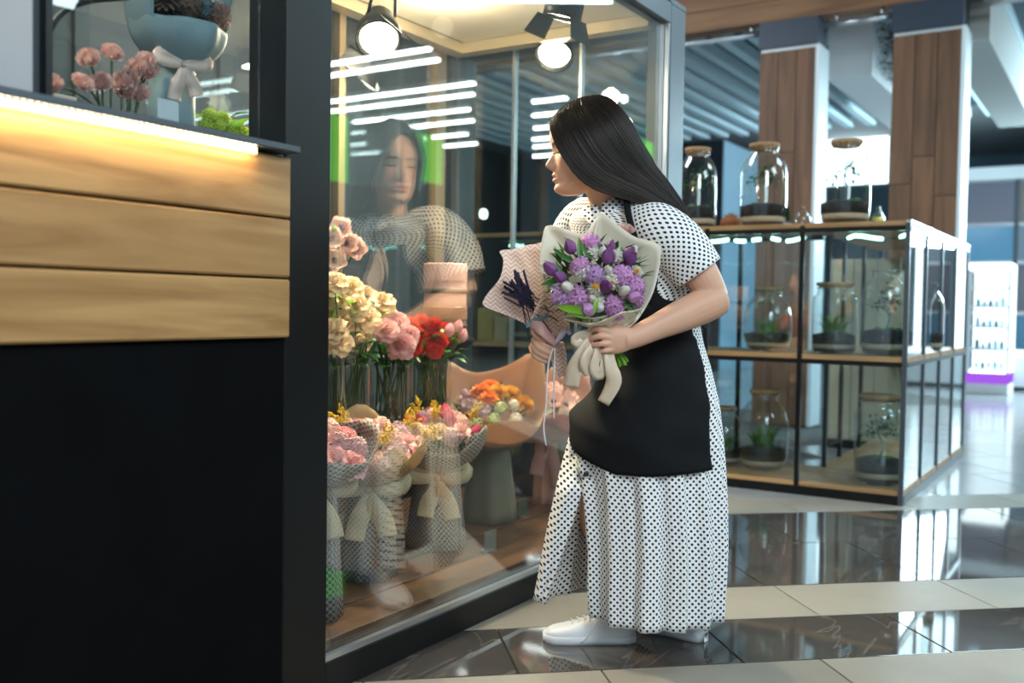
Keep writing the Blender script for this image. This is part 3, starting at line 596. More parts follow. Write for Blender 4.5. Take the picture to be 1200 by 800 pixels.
# small things on the shelf top
b0 = AY(941, 262, SY+.3); t = thing('glass_cloche', 'small empty glass cloche on the shelf top between two terrariums', 'cloche', (b0.x,SY+.3,zt_)); m = MB(); m.lathe([(.04,0),(.04,.05),(.03,.085),(.0,.10)], 16, Matrix.Translation((b0.x,SY+.3,zt_))); m.build('dome', M_jar, t)
m = MB(); m.lathe([(0,.098),(.008,.104),(.006,.114),(0,.118)], 10, Matrix.Translation((b0.x,SY+.3,zt_))); m.build('knob', M_jar, t)
b0 = AY(923, 262, SY+.28); t = thing('small_fir', 'tiny green potted conifer on the shelf top', 'plant', (b0.x,SY+.28,zt_)); m = MB(); m.lathe([(0,0),(.018,0),(.022,.025),(0,.025)], 10, Matrix.Translation((b0.x,SY+.28,zt_))); m.build('pot', M_white, t)
m = MB()
for q in range(90): a = q*2.4; h = q/90; leaf(m, Vector((b0.x,SY+.28,zt_+.03+h*.08)), Vector((math.cos(a),math.sin(a),.5)), .035*(1-h)+.006, .005)
m.build('foliage', M_leafd, t, smooth=False)
b0 = AY(1029, 262, SY+.3); t = thing('yellow_bottle', 'small bottle with yellow filling on the shelf top, right of the tree terrarium', 'bottle', (b0.x,SY+.3,zt_)); T_ = Matrix.Translation((b0.x,SY+.3,zt_))
m = MB(); m.lathe([(0,0),(.032,0),(.03,.045),(.012,.075),(.012,.10)], 14, T_); m.build('glass_body', M_jar, t); m = MB(); m.lathe([(0,.003),(.028,.003),(.026,.045),(0,.045)], 14, T_); m.build('filling', mat('lemon_filling', (.65,.62,.10), .6), t)
b0 = AY(851, 262, SY+.34); t = thing('terracotta_pot', 'rust coloured rounded pot on the shelf top behind the sleeve', 'pot', (b0.x,SY+.42,zt_)); m = MB(); T_ = Matrix.Translation((b0.x,SY+.42,zt_)); m.lathe([(0,0),(.035,0),(.062,.035),(.058,.07),(.035,.085),(.04,.095),(.034,.095),(.03,.085),(0,.07)], 18, T_); m.build('body', mat('terracotta', (.42,.13,.05), .7, noise_=.2), t)
m = MB()
for q in range(16): a = q*.9; leaf(m, Vector((b0.x,SY+.42,zt_+.07)), Vector((math.cos(a)*.4,math.sin(a)*.4,.6)), .05, .006)
m.build('sprout', M_leafd, t, smooth=False)
# line lamp reflections under the top board, imitated by glowing bits on a cord
fl = thing('lamp_glints', 'pale green glowing bits imitating line lamp reflections under the top board of the shelf', 'lights', (0,SY+.12,ZT-.05)); m = MB(); rd = random.Random(12); pts = []
for k in range(60): pts.append(Vector((SX-.04-k*.04, SY+.14+.05*math.sin(k*.9), ZT-.045-.018*abs(math.sin(k*.55)))))
m.tube(pts, .003, 5); m.build('glint_cord', M_black, fl); m = MB()
for k in range(58):
    if rd.random() < .55: m.tube([pts[k], pts[k]*.05+pts[k+1]*.95], .0095, 6)
q = m.build('glint_bits', emis('mint_glint', (.45,1,.78), 6), fl); q['kind'] = 'stuff'
# ================================================================ FLOWERS
def petal(m, M, ln, wd, cup=.3, curl=.3, nu=4, nv=4, ruff=0, point=1.0, rd=random, mi=0):
    rows_ = []; ph = rd.uniform(0,6)
    for i in range(nv+1):
        v = i/nv; wv = wd*math.sin(PI*min(1, (v**.8)*.86+.06))**(point); row = []
        ang = curl*v*v
        for j in range(nu+1):
            u = j/nu*2-1
            y = ln*v*math.cos(ang*.8); z = ln*v*math.sin(ang) - cup*wd*(1-u*u)*math.sin(PI*min(1,v+.1)) + ruff*ln*math.sin(ph+u*5+v*3)*v*v
            row.append(M @ Vector((u*wv, y, z)))
        rows_.append(row)
    m.grid(rows_, None, False, mi)
def pm_(a, tilt, r=0, z=0):          # petal frame: rotate about z by a, lean by tilt (0 flat outward, 90 upright), start at radius r
    return Matrix.Rotation(a, 4, 'Z') @ Matrix.Translation((0, r, z)) @ Matrix.Rotation(tilt, 4, 'X')
def ball(m, M, r, n=8, k=5, mi=0, sz=1):
    m.lathe([(r*math.sin(PI*i/k)+ (1e-6), -r*sz*math.cos(PI*i/k)) for i in range(k+1)], n, M, mi)
def f_rose(m, rd, r=.03, layers=5, petals=(5,5,5,4,3)):
    for l in range(layers):
        n = petals[min(l, len(petals)-1)]; t = l/(layers-1); rr = r*(.62-.5*t)
        for k in range(n):
            M = pm_(2*PI*(k+.5*l)/n+rd.uniform(-.15,.15), R(26+58*t), rr*.45, -r*.32+r*.36*t)
            petal(m, M, r*(1.2-.3*t), r*(.74-.42*t), .42+.2*t, -.75 if l < 3 else .1, 4, 4, .07, .7, rd)
def f_tulip(m, rd, r=.018):
    for l in range(2):
        for k in range(3): petal(m, pm_(2*PI*(k+.5*l)/3, R(72+6*l), r*.35, 0), r*3.0, r*.95, .65, .42, 4, 5, 0, .9, rd)
def f_florets(m, rd, r=.028, n=46, fl=.010, pts=5):
    for k in range(n):
        z = 1-1.75*(k+.5)/n; a = k*2.39996; s_ = math.sqrt(max(0,1-z*z)); d = Vector((s_*math.cos(a), s_*math.sin(a), z))
        B = basis(d*r*rd.uniform(.66,.96), d+Vector((rd.uniform(-.3,.3),)*3)*.4)
        for q in range(pts):
            petal(m, B @ pm_(2*PI*q/pts, R(38), fl*.05, 0), fl*1.15, fl*.24, .1, -.5, 2, 2, 0, 1, rd)
    ball(m, Matrix.Identity(4), r*.55, 8, 5)
def f_carnation(m, rd, r=.03):
    for l in range(6):
        n = 8-l; t = l/5
        for k in range(n): petal(m, pm_(2*PI*(k+.5*l)/n+rd.uniform(-.2,.2), R(20+62*t), r*.1, -r*.2+r*.12*t), r*(1.05-.2*t), r*(.5-.1*t), .15, .1, 5, 4, .13, .55, rd)
def f_anemone(m, rd, r=.035):
    for l in range(2):
        for k in range(5): petal(m, pm_(2*PI*(k+.5*l)/5, R(16+16*l), r*.1, 0), r, r*.42, .35, .25, 4, 4, .03, .8, rd)
    ball(m, Matrix.Translation((0,0,r*.12)), r*.22, 10, 6, mi=1)
    for k in range(16): a = k*.393; m.tube([(0,0,r*.1),(r*.32*math.cos(a), r*.32*math.sin(a), r*.24)], .0008, 3, mi=1)
def f_bud(m, rd, r=.011): 
    m.lathe([(r*.3,-r),(r*.9,-r*.3),(r,r*.5),(r*.7,r*1.6),(r*.1,r*2.2)], 8)
    for k in range(3): petal(m, pm_(2.1*k, R(80), r*.5, -r), r*3.1, r*.85, .6, .3, 3, 3, 0, .9, rd)
def f_sprig(m, rd, n=26, h=.07, r=.0035, spread=.014):
    for b_ in range(4):
        e = Vector((rd.uniform(-1,1)*spread*1.6, rd.uniform(-1,1)*spread*1.6, h*rd.uniform(.75,1.1))); m.tube([(0,0,0), e], .0009, 3)
        for k in range(n//3): t = rd.uniform(.3,1); ball(m, Matrix.Translation(e*t+Vector((rd.gauss(0,.3),rd.gauss(0,.3),rd.gauss(0,.2)))*spread), r*rd.uniform(.7,1.2), 5, 3)
def f_dahlia(m, rd, r=.04):
    for l in range(7):
        n = 12-l; t = l/6
        for k in range(n): petal(m, pm_(2*PI*(k+.5*l)/n, R(10+68*t), r*.08, -r*.1+r*.1*t), r*(1.05-.35*t), r*.2, .6, -.3, 3, 3, 0, .8, rd)
def f_lavender(m, rd, h=.09):
    m.tube([(0,0,-.05),(0,0,h)], .0011, 4)
    for k in range(44): a = k*2.4; z = h*(.12+.88*k/44); rr = .0028*(1.15-.5*k/44); ball(m, Matrix.Translation((rr*math.cos(a), rr*math.sin(a), z)), .0019, 5, 3, sz=1.5)
def f_blade(m, rd, ln=.09, wd=.010):
    rows_ = []
    for i in range(9):
        v = i/8; wv = wd*math.sin(PI*min(.985, v*.93+.06))**.8; rows_.append([Vector((u*wv, ln*.24*v*v, ln*v-abs(u)*0)) + Vector((0, -abs(u)*wv*.45, 0)) for u in (-1,0,1)])
    m.grid(rows_)
FM = {}
def flower_mesh(kind, mats, seed=0, **kw):
    if not isinstance(mats, (list,tuple)): mats = [mats]
    key = (kind, mats[0].name, seed, tuple(sorted(kw.items())))
    if key not in FM:
        m = MB(); globals()['f_'+kind](m, random.Random(seed+11), **kw); FM[key] = m.mesh(kind, mats)
    return FM[key]
def petm(name, c, rnd=.12, tr=.25): return mat(name, c, .6, noise_=.12, nscale=30, rnd=rnd, trans=tr)
P_cream = petm('cream_petal', (.86,.66,.42)); P_white = petm('white_petal', (.85,.83,.74)); P_pink = petm('pink_petal', (.90,.48,.50)); P_red = petm('coral_red_petal', (.86,.09,.07))
P_blush = petm('blush_petal', (.92,.64,.58)); P_lil = petm('lilac_petal', (.60,.38,.68)); P_orch = petm('orchid_petal', (.70,.36,.68)); P_violet = petm('violet_petal', (.28,.10,.30)); P_plum = petm('plum_petal', (.20,.05,.22))
P_orange = petm('orange_petal', (.95,.33,.03)); P_amber = petm('amber_petal', (.96,.55,.05)); P_yel = petm('yellow_petal', (.92,.66,.02)); P_mag = petm('magenta_petal', (.80,.10,.22)); P_mauve = petm('mauve_petal', (.62,.42,.48))
P_lav = petm('dark_lavender', (.035,.028,.075)); P_lime = petm('lime_petal', (.45,.62,.06)); P_dark = mat('dark_flower_eye', (.03,.02,.04), .6); P_rust = petm('rose_pink_petal', (.96,.66,.60), .06); P_grn = petm('pale_green_floret', (.62,.72,.40))
M_blade = mat('tulip_leaf_green', (.05,.20,.035), .4, noise_=.25, nscale=20, rnd=.25, trans=.2); M_bladel = mat('light_leaf_green', (.20,.46,.03), .4, noise_=.2, nscale=20, rnd=.15, trans=.3)
def paper(name, c, rough=.7, tr=.3): return mat(name, c, rough, noise_=.05, nscale=3, bump=.12, bscale=14, trans=tr)
W_ivory = paper('ivory_wrap', (.90,.84,.70), .7, .12); W_peach = paper('peach_wrap', (.80,.57,.41)); W_blush = paper('blush_wrap', (.78,.46,.37)); W_kraft = paper('sand_wrap', (.64,.47,.27)); W_sage = paper('grey_green_wrap', (.36,.36,.29)); W_bluegrey = paper('blue_grey_wrap', (.30,.42,.47))
W_greydot = dots('grey_dotted_wrap', (.27,.27,.27), (.06,.065,.08), .017, .0048); W_grey2 = dots('pale_grey_dotted_wrap', (.46,.42,.38), (.18,.15,.14), .017, .0044)
W_ribbon = mat('beige_satin_ribbon', (.72,.58,.44), .32, spec=.6, trans=.1); W_ribcream = mat('cream_ribbon', (.72,.64,.46), .45, trans=.25); W_ribpink = mat('dusty_pink_ribbon', (.70,.40,.38), .35, trans=.2)
M_straw = mat('leafy_filler', (.08,.17,.03), .6, noise_=.4, nscale=20, rnd=.2)
# chevron wrap of the lavender bunch
def chevron(name, c1, c2, pitch):
    m = bpy.data.materials.new(name); m.use_nodes = True; nt = m.node_tree; N = nt.nodes; L = nt.links; b = N['Principled BSDF']
    uv = N.new('ShaderNodeUVMap'); uv.uv_map = 'UVMap'; sp = N.new('ShaderNodeSeparateXYZ'); L.new(uv.outputs[0], sp.inputs[0])
    def mt(op, a, v=None, c=None):
        n = N.new('ShaderNodeMath'); n.operation = op; L.new(a, n.inputs[0])
        if v is not None:
            if hasattr(v, 'links'): L.new(v, n.inputs[1])
            else: n.inputs[1].default_value = v
        return n.outputs[0]
    pp = N.new('ShaderNodeMath'); pp.operation = 'PINGPONG'; L.new(sp.outputs[0], pp.inputs[0]); pp.inputs[1].default_value = pitch*1.1
    sm = N.new('ShaderNodeMath'); sm.operation = 'ADD'; L.new(pp.outputs[0], sm.inputs[0]); L.new(sp.outputs[1], sm.inputs[1])
    fr = mt('FRACT', mt('MULTIPLY', sm.outputs[0], 1/pitch)); st = mt('GREATER_THAN', fr, .70)
    mx = N.new('ShaderNodeMix'); mx.data_type = 'RGBA'; mx.inputs[6].default_value = (*c1,1); mx.inputs[7].default_value = (*c2,1); L.new(st, mx.inputs[0])
    L.new(mx.outputs[2], b.inputs['Base Color']); b.inputs['Roughness'].default_value = .65; return m
W_chev = chevron('chevron_wrap', (.82,.62,.50), (.52,.34,.34), .0115)
def cone_wrap(B, r0, r1, ln, a0, a1, rimf, n=40, k=9, belly=.15, r0b=None, uvs=True, flare=1.0):
    """sheet of paper wound as a cone about B's z; rimf(a) scales how far the rim reaches"""
    m = MB(); P = []; U = []
    for i in range(k+1):
        v = i/k; row = []; ur = []
        for j in range(n+1):
            a = a0+(a1-a0)*j/n; h = rimf(a)*v
            rr = r0+(r1-r0)*(h**flare)+belly*r1*math.sin(PI*min(1,h))*.5+.004*math.sin(a*9+2)*v
            row.append(B @ Vector((rr*math.cos(a), rr*math.sin(a), ln*h))); ur.append((a*r1*.7, ln*h*1.25))
        P.append(row); U.append(ur)
    m.grid(P, U if uvs else None); return m
def bow(B, s, mat_, parent, tails=(1.0,1.2), name='ribbon', wd=.25):
    """ribbon bow facing B's z, y up"""
    def strip(pts, w0, nm):
        m = MB(); pts = catmull([B @ Vector(p) for p in pts], 14); rows_ = []
        ax = (B.to_3x3() @ Vector((0,0,1))).normalized()
        for i, p in enumerate(pts):
            t = (pts[min(i+1,13)]-pts[max(i-1,0)]).normalized(); c_ = t.cross(ax)
            if c_.length < .2: c_ = t.cross(B.to_3x3() @ Vector((0,1,0)))
            c_.normalize(); f_ = w0*s*(.35+.65*math.sin(PI*min(.92,(i+1.5)/16))) if 'tail' not in nm else w0*s*(.35+.65*min(1,i/6)) ; rows_.append([p-c_*f_, p+c_*f_*.0+ax*s*.03*math.sin(i*1.1), p+c_*f_])
        m.grid(rows_); return m.build(nm, mat_, parent, thick=.0015)
    strip([(0,0,.02*s),(.5*s,.35*s,.12*s),(.95*s,.30*s,.05*s),(.8*s,.02*s,.16*s),(0,0,.05*s)], wd, name+'_loop')
    strip([(0,0,.02*s),(-.5*s,.35*s,.12*s),(-.95*s,.30*s,.05*s),(-.8*s,.02*s,.16*s),(0,0,.05*s)], wd, name+'_loop')
    strip([(0,0,.05*s),(.15*s,-.4*s,.12*s),(.42*s,-.75*s*tails[1],.08*s),(.55*s,-1.15*s*tails[1],.12*s)], wd*1.1, name+'_tail')
    strip([(0,0,.05*s),(-.12*s,-.5*s,.12*s),(-.30*s,-.9*s*tails[0],.08*s),(-.38*s,-1.3*s*tails[0],.10*s)], wd*1.1, name+'_tail')
    m = MB(); ball(m, B @ Matrix.Translation((0,0,.09*s)), .12*s, 10, 6); m.build(name+'_knot', mat_, parent)
def bed(parent, B, R_, z0, dome, items, n, seed=1, tilt=.8, jitter=.5):
    """blooms set on a dome; items = list of (name, mesh list, scale)"""
    rd = random.Random(seed)
    for k in range(n):
        rr = math.sqrt((k+.5)/n)*R_; a = k*2.39996+seed; x, y = rr*math.cos(a), rr*math.sin(a); z = z0+dome*(1-(rr/R_)**2)
        nm, ms, sc = items[k % len(items)] if not callable(items) else items(k, rd)
        d = Vector((x*tilt/R_, y*tilt/R_, 1))+Vector((rd.uniform(-1,1),rd.uniform(-1,1),0))*.25*jitter
        link(nm, rd.choice(ms), parent, M=B @ basis((x,y,z), d, None, sc*rd.uniform(.88,1.1), rd.uniform(0,6)))
# ---------------------------------------------------------------- contents of the display case
FZ = .10
def wrapped(name, label, base, h, rb, rn, ro, hh, wrapmat, lean=(0,0,1), rim=None, foot='skirt', face=None):
    """wrapped arrangement standing on the boards: foot (height h, base radius rb) to neck rn, then cone to ro over height hh"""
    t = thing(name, label, 'bouquet', base); return t
def rimpeak(n, lo, hi, ph=0): return lambda a: lo+(hi-lo)*(.5+.5*math.cos(n*(a-ph)))**1.5
def standing_bouquet(px, pyn, pybase, x, label, foot_mat, cone_mats, ro, hh, items, n, rb=.09, rn=.045, Rb=None, dome=.04, lean=(.25,-.2,1), seed=1, bowm=None, bows=.09, rimlo=.85, rimhi=1.15, base_z=FZ, fl_up=.72, tails=(1,1.2)):
    nk = AX(px, pyn, x); base = Vector((x, nk.y, base_z)); t = thing('wrapped_bouquet', label, 'bouquet', base, )
    hgt = nk.z-base_z; m = MB(); P = []; U = []; k_ = 8; n_ = 40
    for i in range(k_+1):
        v = i/k_; row = []; ur = []
        for j in range(n_+1):
            a = 2*PI*j/n_; rr = rb+(rn-rb)*v**1.3+.006*math.sin(a*7+seed)*(1-v); row.append(base+Vector((rr*math.cos(a), rr*math.sin(a), hgt*v+.001))); ur.append((a*rb, hgt*v))
        P.append(row); U.append(ur)
    m.grid(P, U); m.build('foot_wrap', foot_mat, t, thick=.0012)
    B = basis(nk-Vector((0,0,.004)), lean, (0,1,0))
    for q, cm in enumerate(cone_mats):
        m = cone_wrap(B, rn*.95+.002*q, ro*(1-.08*q), hh*(1-.06*q), q*1.1, q*1.1+2*PI, rimpeak(3+q, rimlo-.1*q, rimhi-.05*q, seed+q*1.3), belly=.35, flare=.75)
        m.build('wrapping_paper', cm, t, thick=.001)
    bed(t, B, Rb or ro*.78, hh*fl_up, dome, items, n, seed)
    m = MB(); rd = random.Random(seed)
    for k in range(80): a = rd.uniform(0,6.28); rr = rd.uniform(0, ro*.7); leaf(m, B @ Vector((rr*math.cos(a), rr*math.sin(a), hh*(fl_up-.12))), B.to_3x3() @ Vector((math.cos(a)*.6, math.sin(a)*.6, 1)), .05, .009)
    q_ = m.build('leaf_filler', M_straw, t, smooth=False); q_['kind'] = 'stuff'
    if bowm:
        d = (Vector((CAM.x, CAM.y, nk.z))-nk).normalized(); bow(basis(nk+d*(rn+.012)-Vector((0,0,.02)), d, Rv), bows, bowm, t, tails)
    return t, B, nk
def FMs(kind_, mt_, cnt_=2, **kw): return [flower_mesh(kind_, mt_, s, **kw) for s in range(cnt_)]
I_rosecream = ('cream_rose', FMs('rose', P_cream, 3, r=.030), 1); I_rosepink = ('pink_rose', FMs('rose', P_pink, 2, r=.030), 1); I_roseblush = ('blush_rose', FMs('rose', P_blush, 2, r=.028), 1)
I_hyb = ('blush_hydrangea', FMs('florets', P_blush, 2, r=.034, n=50, fl=.012), 1); I_hym = ('mauve_hydrangea', FMs('florets', P_mauve, 2, r=.034, n=50, fl=.012), 1)
I_mim = ('mimosa_sprig', FMs('sprig', P_yel, 3, n=60, h=.08, r=.0042, spread=.016), 1); I_carn = ('pink_carnation', FMs('carnation', P_pink, 2, r=.030), 1)
I_mag = ('magenta_tulip', FMs('tulip', P_mag, 1, r=.016), 1); I_mauve = ('mauve_rose', FMs('rose', P_mauve, 2, r=.026), 1); I_lime = ('lime_bloom', FMs('florets', P_lime, 1, r=.022, n=36, fl=.009), 1)
# low front row
standing_bouquet(432,560,690,-.36, 'sand wrapped pastel bouquet in grey dotted foot wrap with cream bow, lower left', W_greydot, [W_kraft,W_kraft], .175,.15, [I_hyb,I_mauve,I_rosepink,I_hym,I_roseblush,I_mim], 26, rb=.085, rn=.062, Rb=.15, seed=3, bowm=W_ribcream, bows=.105, lean=(.15,-.15,1), rimlo=.55, rimhi=1.2, dome=.05, tails=(1.1,1.15))
standing_bouquet(512,548,680,-.42, 'grey dotted bouquet of magenta tulips and mimosa with cream bow, centre of the low row', W_greydot, [W_grey2,W_greydot], .165,.17, [I_mag,I_hyb,I_mim,I_rosecream,I_hym,I_mag,I_roseblush], 26, rb=.10, rn=.07, Rb=.13, seed=5, bowm=W_ribcream, bows=.10, lean=(.1,-.1,1), rimlo=.55, rimhi=1.05, dome=.06)
standing_bouquet(370,560,700,-.22, 'lilac and pink bouquet cut off by the black post, with yellow paper corner', W_greydot, [W_grey2], .15,.12, [I_hym,I_rosepink,I_hyb,I_carn], 18, rb=.07, rn=.05, Rb=.12, seed=8, bowm=W_ribcream, bows=.09)
# big peach bouquet and blush bouquet towards the far end
t_, B_, nk_ = standing_bouquet(575,512,612,-.50, 'tall peach wrapped bouquet with orange blooms in a long grey paper skirt', W_sage, [W_peach], .195,.25, [('orange_dahlia', FMs('dahlia', P_orange, 2, r=.042), 1),('pale_green_floret', FMs('florets', P_grn, 1, r=.026, n=30, fl=.009), 1),('amber_dahlia', FMs('dahlia', P_amber, 1, r=.04), 1),('mauve_rose', FMs('rose', P_mauve, 2, r=.026), 1),('white_floret', FMs('florets', P_white, 1, r=.024, n=30, fl=.009), 1)], 15, rb=.105, rn=.06, Rb=.13, seed=2, lean=(.5,-.6,1), rimlo=.70, rimhi=1.25, dome=.05, fl_up=.62)
m = cone_wrap(B_, .060, .178, .19, R(130), R(310), lambda a: .80+.12*math.cos(2*(a-R(200))), belly=.45); m.build('grey_green_outer_wrap', W_sage, t_, thick=.001)
standing_bouquet(640,505,592,-.49, 'blush wrapped bouquet of pale pink anemones near the far end of the case', W_blush, [W_blush,W_peach], .17,.22, [('pale_anemone', FMs('anemone', [P_blush,P_dark], 2, r=.042), 1),I_hyb,('white_anemone', FMs('anemone', [P_white,P_dark], 1, r=.04), 1)], 13, rb=.05, rn=.045, Rb=.12, seed=4, lean=(.45,-.5,1), bowm=W_ribpink, bows=.10, tails=(1.2,1.8), rimlo=.65, fl_up=.66)
# stepped stand behind, carrying the tall vases
ZS = .42
st = thing('stepped_stand', 'dark wooden step carrying the tall glass vases in the display case', 'stand', (-.62,.35,FZ))
ya, yb2 = yL+.05, 1.02
boxo('step_board', (-.90,ya,ZS-.03), (-.50,yb2,ZS), M_deck, st); 
for yy in (ya+.05,yb2-.09):
    for xx in (-.88,-.56): boxo('leg', (xx,yy,FZ), (xx+.04,yy+.04,ZS-.03), M_deck, st)
M_water = glass('vase_water', (.80,.88,.84), boost=.6)
def vase(px, x, pytop, r, label, z0=ZS, flare=1.0):
    tp = AX(px, pytop, x); b0 = Vector((x, tp.y, z0+.001)); h = tp.z-z0; t = thing('glass_vase', label, 'vase', b0); T = Matrix.Translation(b0)
    m = MB(); m.capt = False; m.lathe([(0,.002),(r*.9,0),(r*.95,.01),(r,h*.5),(r*flare,h)], 28, T); m.build('glass_body', M_jar, t)
    m = MB(); m.tube([T @ Vector((r*flare*math.cos(q*PI/12), r*flare*math.sin(q*PI/12), h)) for q in range(24)], .003, 6, closed=True); m.build('rim', M_jar, t)
    m = MB(); m.lathe([(0,.012),(r*.9,.012),(r*.94,h*.55),(0,h*.55)], 24, T); m.build('water', M_water, t)
    return b0, h, r
M_stemd = mat('flower_stem_dark', (.055,.11,.03), .5, noise_=.3, nscale=10, rnd=.3)
def stemmed(kind, label, cat, P, vz, mesh_, group, face, sc=1.0, leaves=2, seed=0, nm='bloom'):
    """a cut flower: head at P, stem down into the vase vz"""
    b0, h, r = vz; rd = random.Random(seed); a = rd.uniform(0,6.28); foot = b0+Vector((math.cos(a)*r*.6, math.sin(a)*r*.6, .03)); 
    d = Vector((P.x-b0.x, P.y-b0.y, 0)); lim = Vector((b0.x, b0.y, b0.z+h))+ (d.normalized()*min(r*.82, d.length) if d.length > 1e-4 else Vector((0,0,0)))
    t = thing(kind, label, cat, foot, group); m = MB(); pts = catmull([foot, lim, lim*.45+P*.55+Vector((0,0,.01)), P], 12); m.tube(pts, .0023, 6); m.build('stem', M_stemd, t)
    link(nm, mesh_, t, M=basis(P, face, None, sc, rd.uniform(0,6)))
    for q in range(leaves):
        u = pts[rd.randint(6,10)]; m = MB(); leaf(m, u, Vector((rd.uniform(-1,1), rd.uniform(-1,1), rd.uniform(0,.8))), rd.uniform(.05,.085), .016); m.build('leaf', M_blade if rd.random() < .6 else M_bladel, t, smooth=False)
    return t
vA = vase(404,-.58,428,.085,'clear glass vase of cream roses at the left of the display case'); vB = vase(458,-.60,428,.070,'clear glass vase holding pink roses in the middle of the row',)
vC = vase(505,-.60,424,.075,'clear glass vase crowded with the stems of coral red flowers'); vD = vase(398,-.80,330,.05,'slim glass vase of pale anemones behind the cream roses')
toC = lambda p: (CAM-p).normalized()
creams = [(392,330),(412,336),(430,345),(448,352),(404,350),(396,366),(418,358),(440,362),(452,368),(390,385),(405,378),(424,380),(398,400),(420,402),(386,346),(432,372)]
where = ['at the top left of the cluster','second along the top of the cluster','third along the top of the cluster','at the top right of the cluster','under the topmost rose','left of the cluster centre','in the cluster centre','right of the cluster centre','at the right edge of the cluster','low beside the black post','low left of the centre','low centre of the cluster','in the bottom row beside the post','drooping at the bottom right','half hidden by the black post, upper','between the centre and the pink roses']
for k, (px, py) in enumerate(creams):
    P = AX(px, py, -.50-.05*(k % 3)); stemmed('cream_rose', 'cream rose %s' % where[k], 'rose', P, vA, I_rosecream[1][k % 3], 'cream roses in the left vase', toC(P)+Vector((random.uniform(-.4,.4),random.uniform(-.4,.4),.7)), 1.05, 3, k)
for k, (px, py, s_, lb_) in enumerate([(470,404,1.15,'large open pink rose in front of the coral flowers'),(453,386,.95,'pink rose behind the large open one, left'),(466,378,.9,'pink rose above the large open one'),(480,392,.8,'small pink rose touching the coral flowers')]):
    P = AX(px, py, -.46); stemmed('pink_rose', lb_, 'rose', P, vB, I_rosepink[1][k % 2], 'pink roses', toC(P)+Vector((0,0,.25)), s_, 3, 40+k)
reds = [(480,382),(494,378),(508,382),(520,388),(488,394),(502,396),(515,400),(496,408),(510,412),(524,404),(484,408),(532,396)]
rw = ['top left','top centre','top right','upper right','middle left','middle','middle right','lower middle','lowest','low right','low left, by the pink rose','rightmost']
mr_ = FMs('carnation', P_red, 2, r=.032)
for k, (px, py) in enumerate(reds):
    P = AX(px, py, -.52-.04*(k % 2)); stemmed('coral_carnation', 'coral red ruffled bloom, %s of the red bunch' % rw[k], 'flower', P, vC, mr_[k % 2], 'coral red flowers in the vase', toC(P)+Vector((random.uniform(-.3,.3),random.uniform(-.3,.3),.5)), 1.0, 2, 60+k)
mt_ = FMs('tulip', P_pink, 1, r=.017)[0]
for k, (px, py) in enumerate([(524,384),(534,380),(540,390)]):
    P = AX(px, py+10, -.52); stemmed('pink_tulip', ['left','middle','right'][k]+' of three pink tulips right of the red bunch', 'tulip', P, vC, mt_, 'pink tulips', Vector((.2,.3,1)), 1.0, 3, 80+k)
ma_ = FMs('anemone', [P_blush,P_dark], 2, r=.042)
for k, (px, py) in enumerate([(398,268),(416,292),(388,280),(406,285),(392,305)]):
    P = AX(px, py, -.62); stemmed('pale_anemone', ['topmost pale anemone left of the glass','pale anemone with the widest open face','pale anemone beside the black post','pale anemone between two others','lowest pale anemone above the cream roses'][k], 'anemone', P, vD, ma_[k % 2], 'pale anemones', toC(P)+Vector((.2,0,.2)), 1.0, 2, 90+k)
# many bare green stems inside the vases
for nm, vz, n in (('left', vA, 26), ('middle', vB, 26), ('right', vC, 40)):
    m = MB(); rd = random.Random(n); b0, h, r = vz
    for k in range(n): a = rd.uniform(0,6.28); c_ = rd.uniform(0,6.28); m.tube([b0+Vector((math.cos(a)*r*.8, math.sin(a)*r*.8, .02)), b0+Vector((math.cos(c_)*r*.8, math.sin(c_)*r*.8, h*1.02)), b0+Vector((math.cos(c_)*r*1.3, math.sin(c_)*r*1.3, h+.08))], .0028, 5)
    q = m.build('stem_bundle', M_stemd); tag(q, 'dense green stems standing in the %s glass vase' % nm, 'stems'); q['kind'] = 'stuff'
    m = MB()
    for k in range(90): a = rd.uniform(0,6.28); rr = rd.uniform(0,r*1.4); leaf(m, b0+Vector((math.cos(a)*rr, math.sin(a)*rr, h+rd.uniform(0,.10))), Vector((math.cos(a),math.sin(a),rd.uniform(-.6,.8))), rd.uniform(.04,.06), .019)
    q = m.build('leaf_mass', M_blade, smooth=False); tag(q, 'dark green rose foliage above the %s glass vase' % nm, 'foliage'); q['kind'] = 'stuff'
# round hat boxes
def hatbox(p, r, h, col, band, label):
    t = thing('flower_box', label, 'box', p); T = Matrix.Translation(p); m = MB(); m.lathe([(0,0),(r,0),(r,h*.62),(0,h*.62)], 36, T); m.build('body', mat('box_card_%d' % int(h*1e4+r*1e5), col, .55), t, smooth=False)
    m = MB(); m.lathe([(0,h*.60),(r*1.03,h*.60),(r*1.03,h),(r*.99,h+.003),(0,h+.003)], 36, T); m.build('lid', mat('box_lid_%d' % int(h*1e4+r*1e5), tuple(c*1.08 for c in col), .5), t, smooth=False)
    m = MB(); m.lathe([(r*1.035,h*.30),(r*1.045,h*.30),(r*1.045,h*.42),(r*1.035,h*.42)], 36, T); m.capb = m.capt = False; m.build('ribbon_band', mat('box_band_%d' % int(h*1e4+r*1e5), band, .4), t)
pb = AX(521, 395, -.78); ph = AX(521, 308, -.78)
tb = thing('side_stand', 'slim dark pedestal under the round boxes in the display case', 'stand', (-.78,pb.y,FZ)); m = MB(); m.lathe([(0,0),(.09,0),(.09,.015),(.02,.02),(.02,pb.z-FZ-.1),(.12,pb.z-FZ-.02),(.12,pb.z-FZ),(0,pb.z-FZ)], 24, Matrix.Translation((-.78,pb.y,FZ))); m.build('pedestal', M_black, tb)
hb = (ph.z-pb.z)
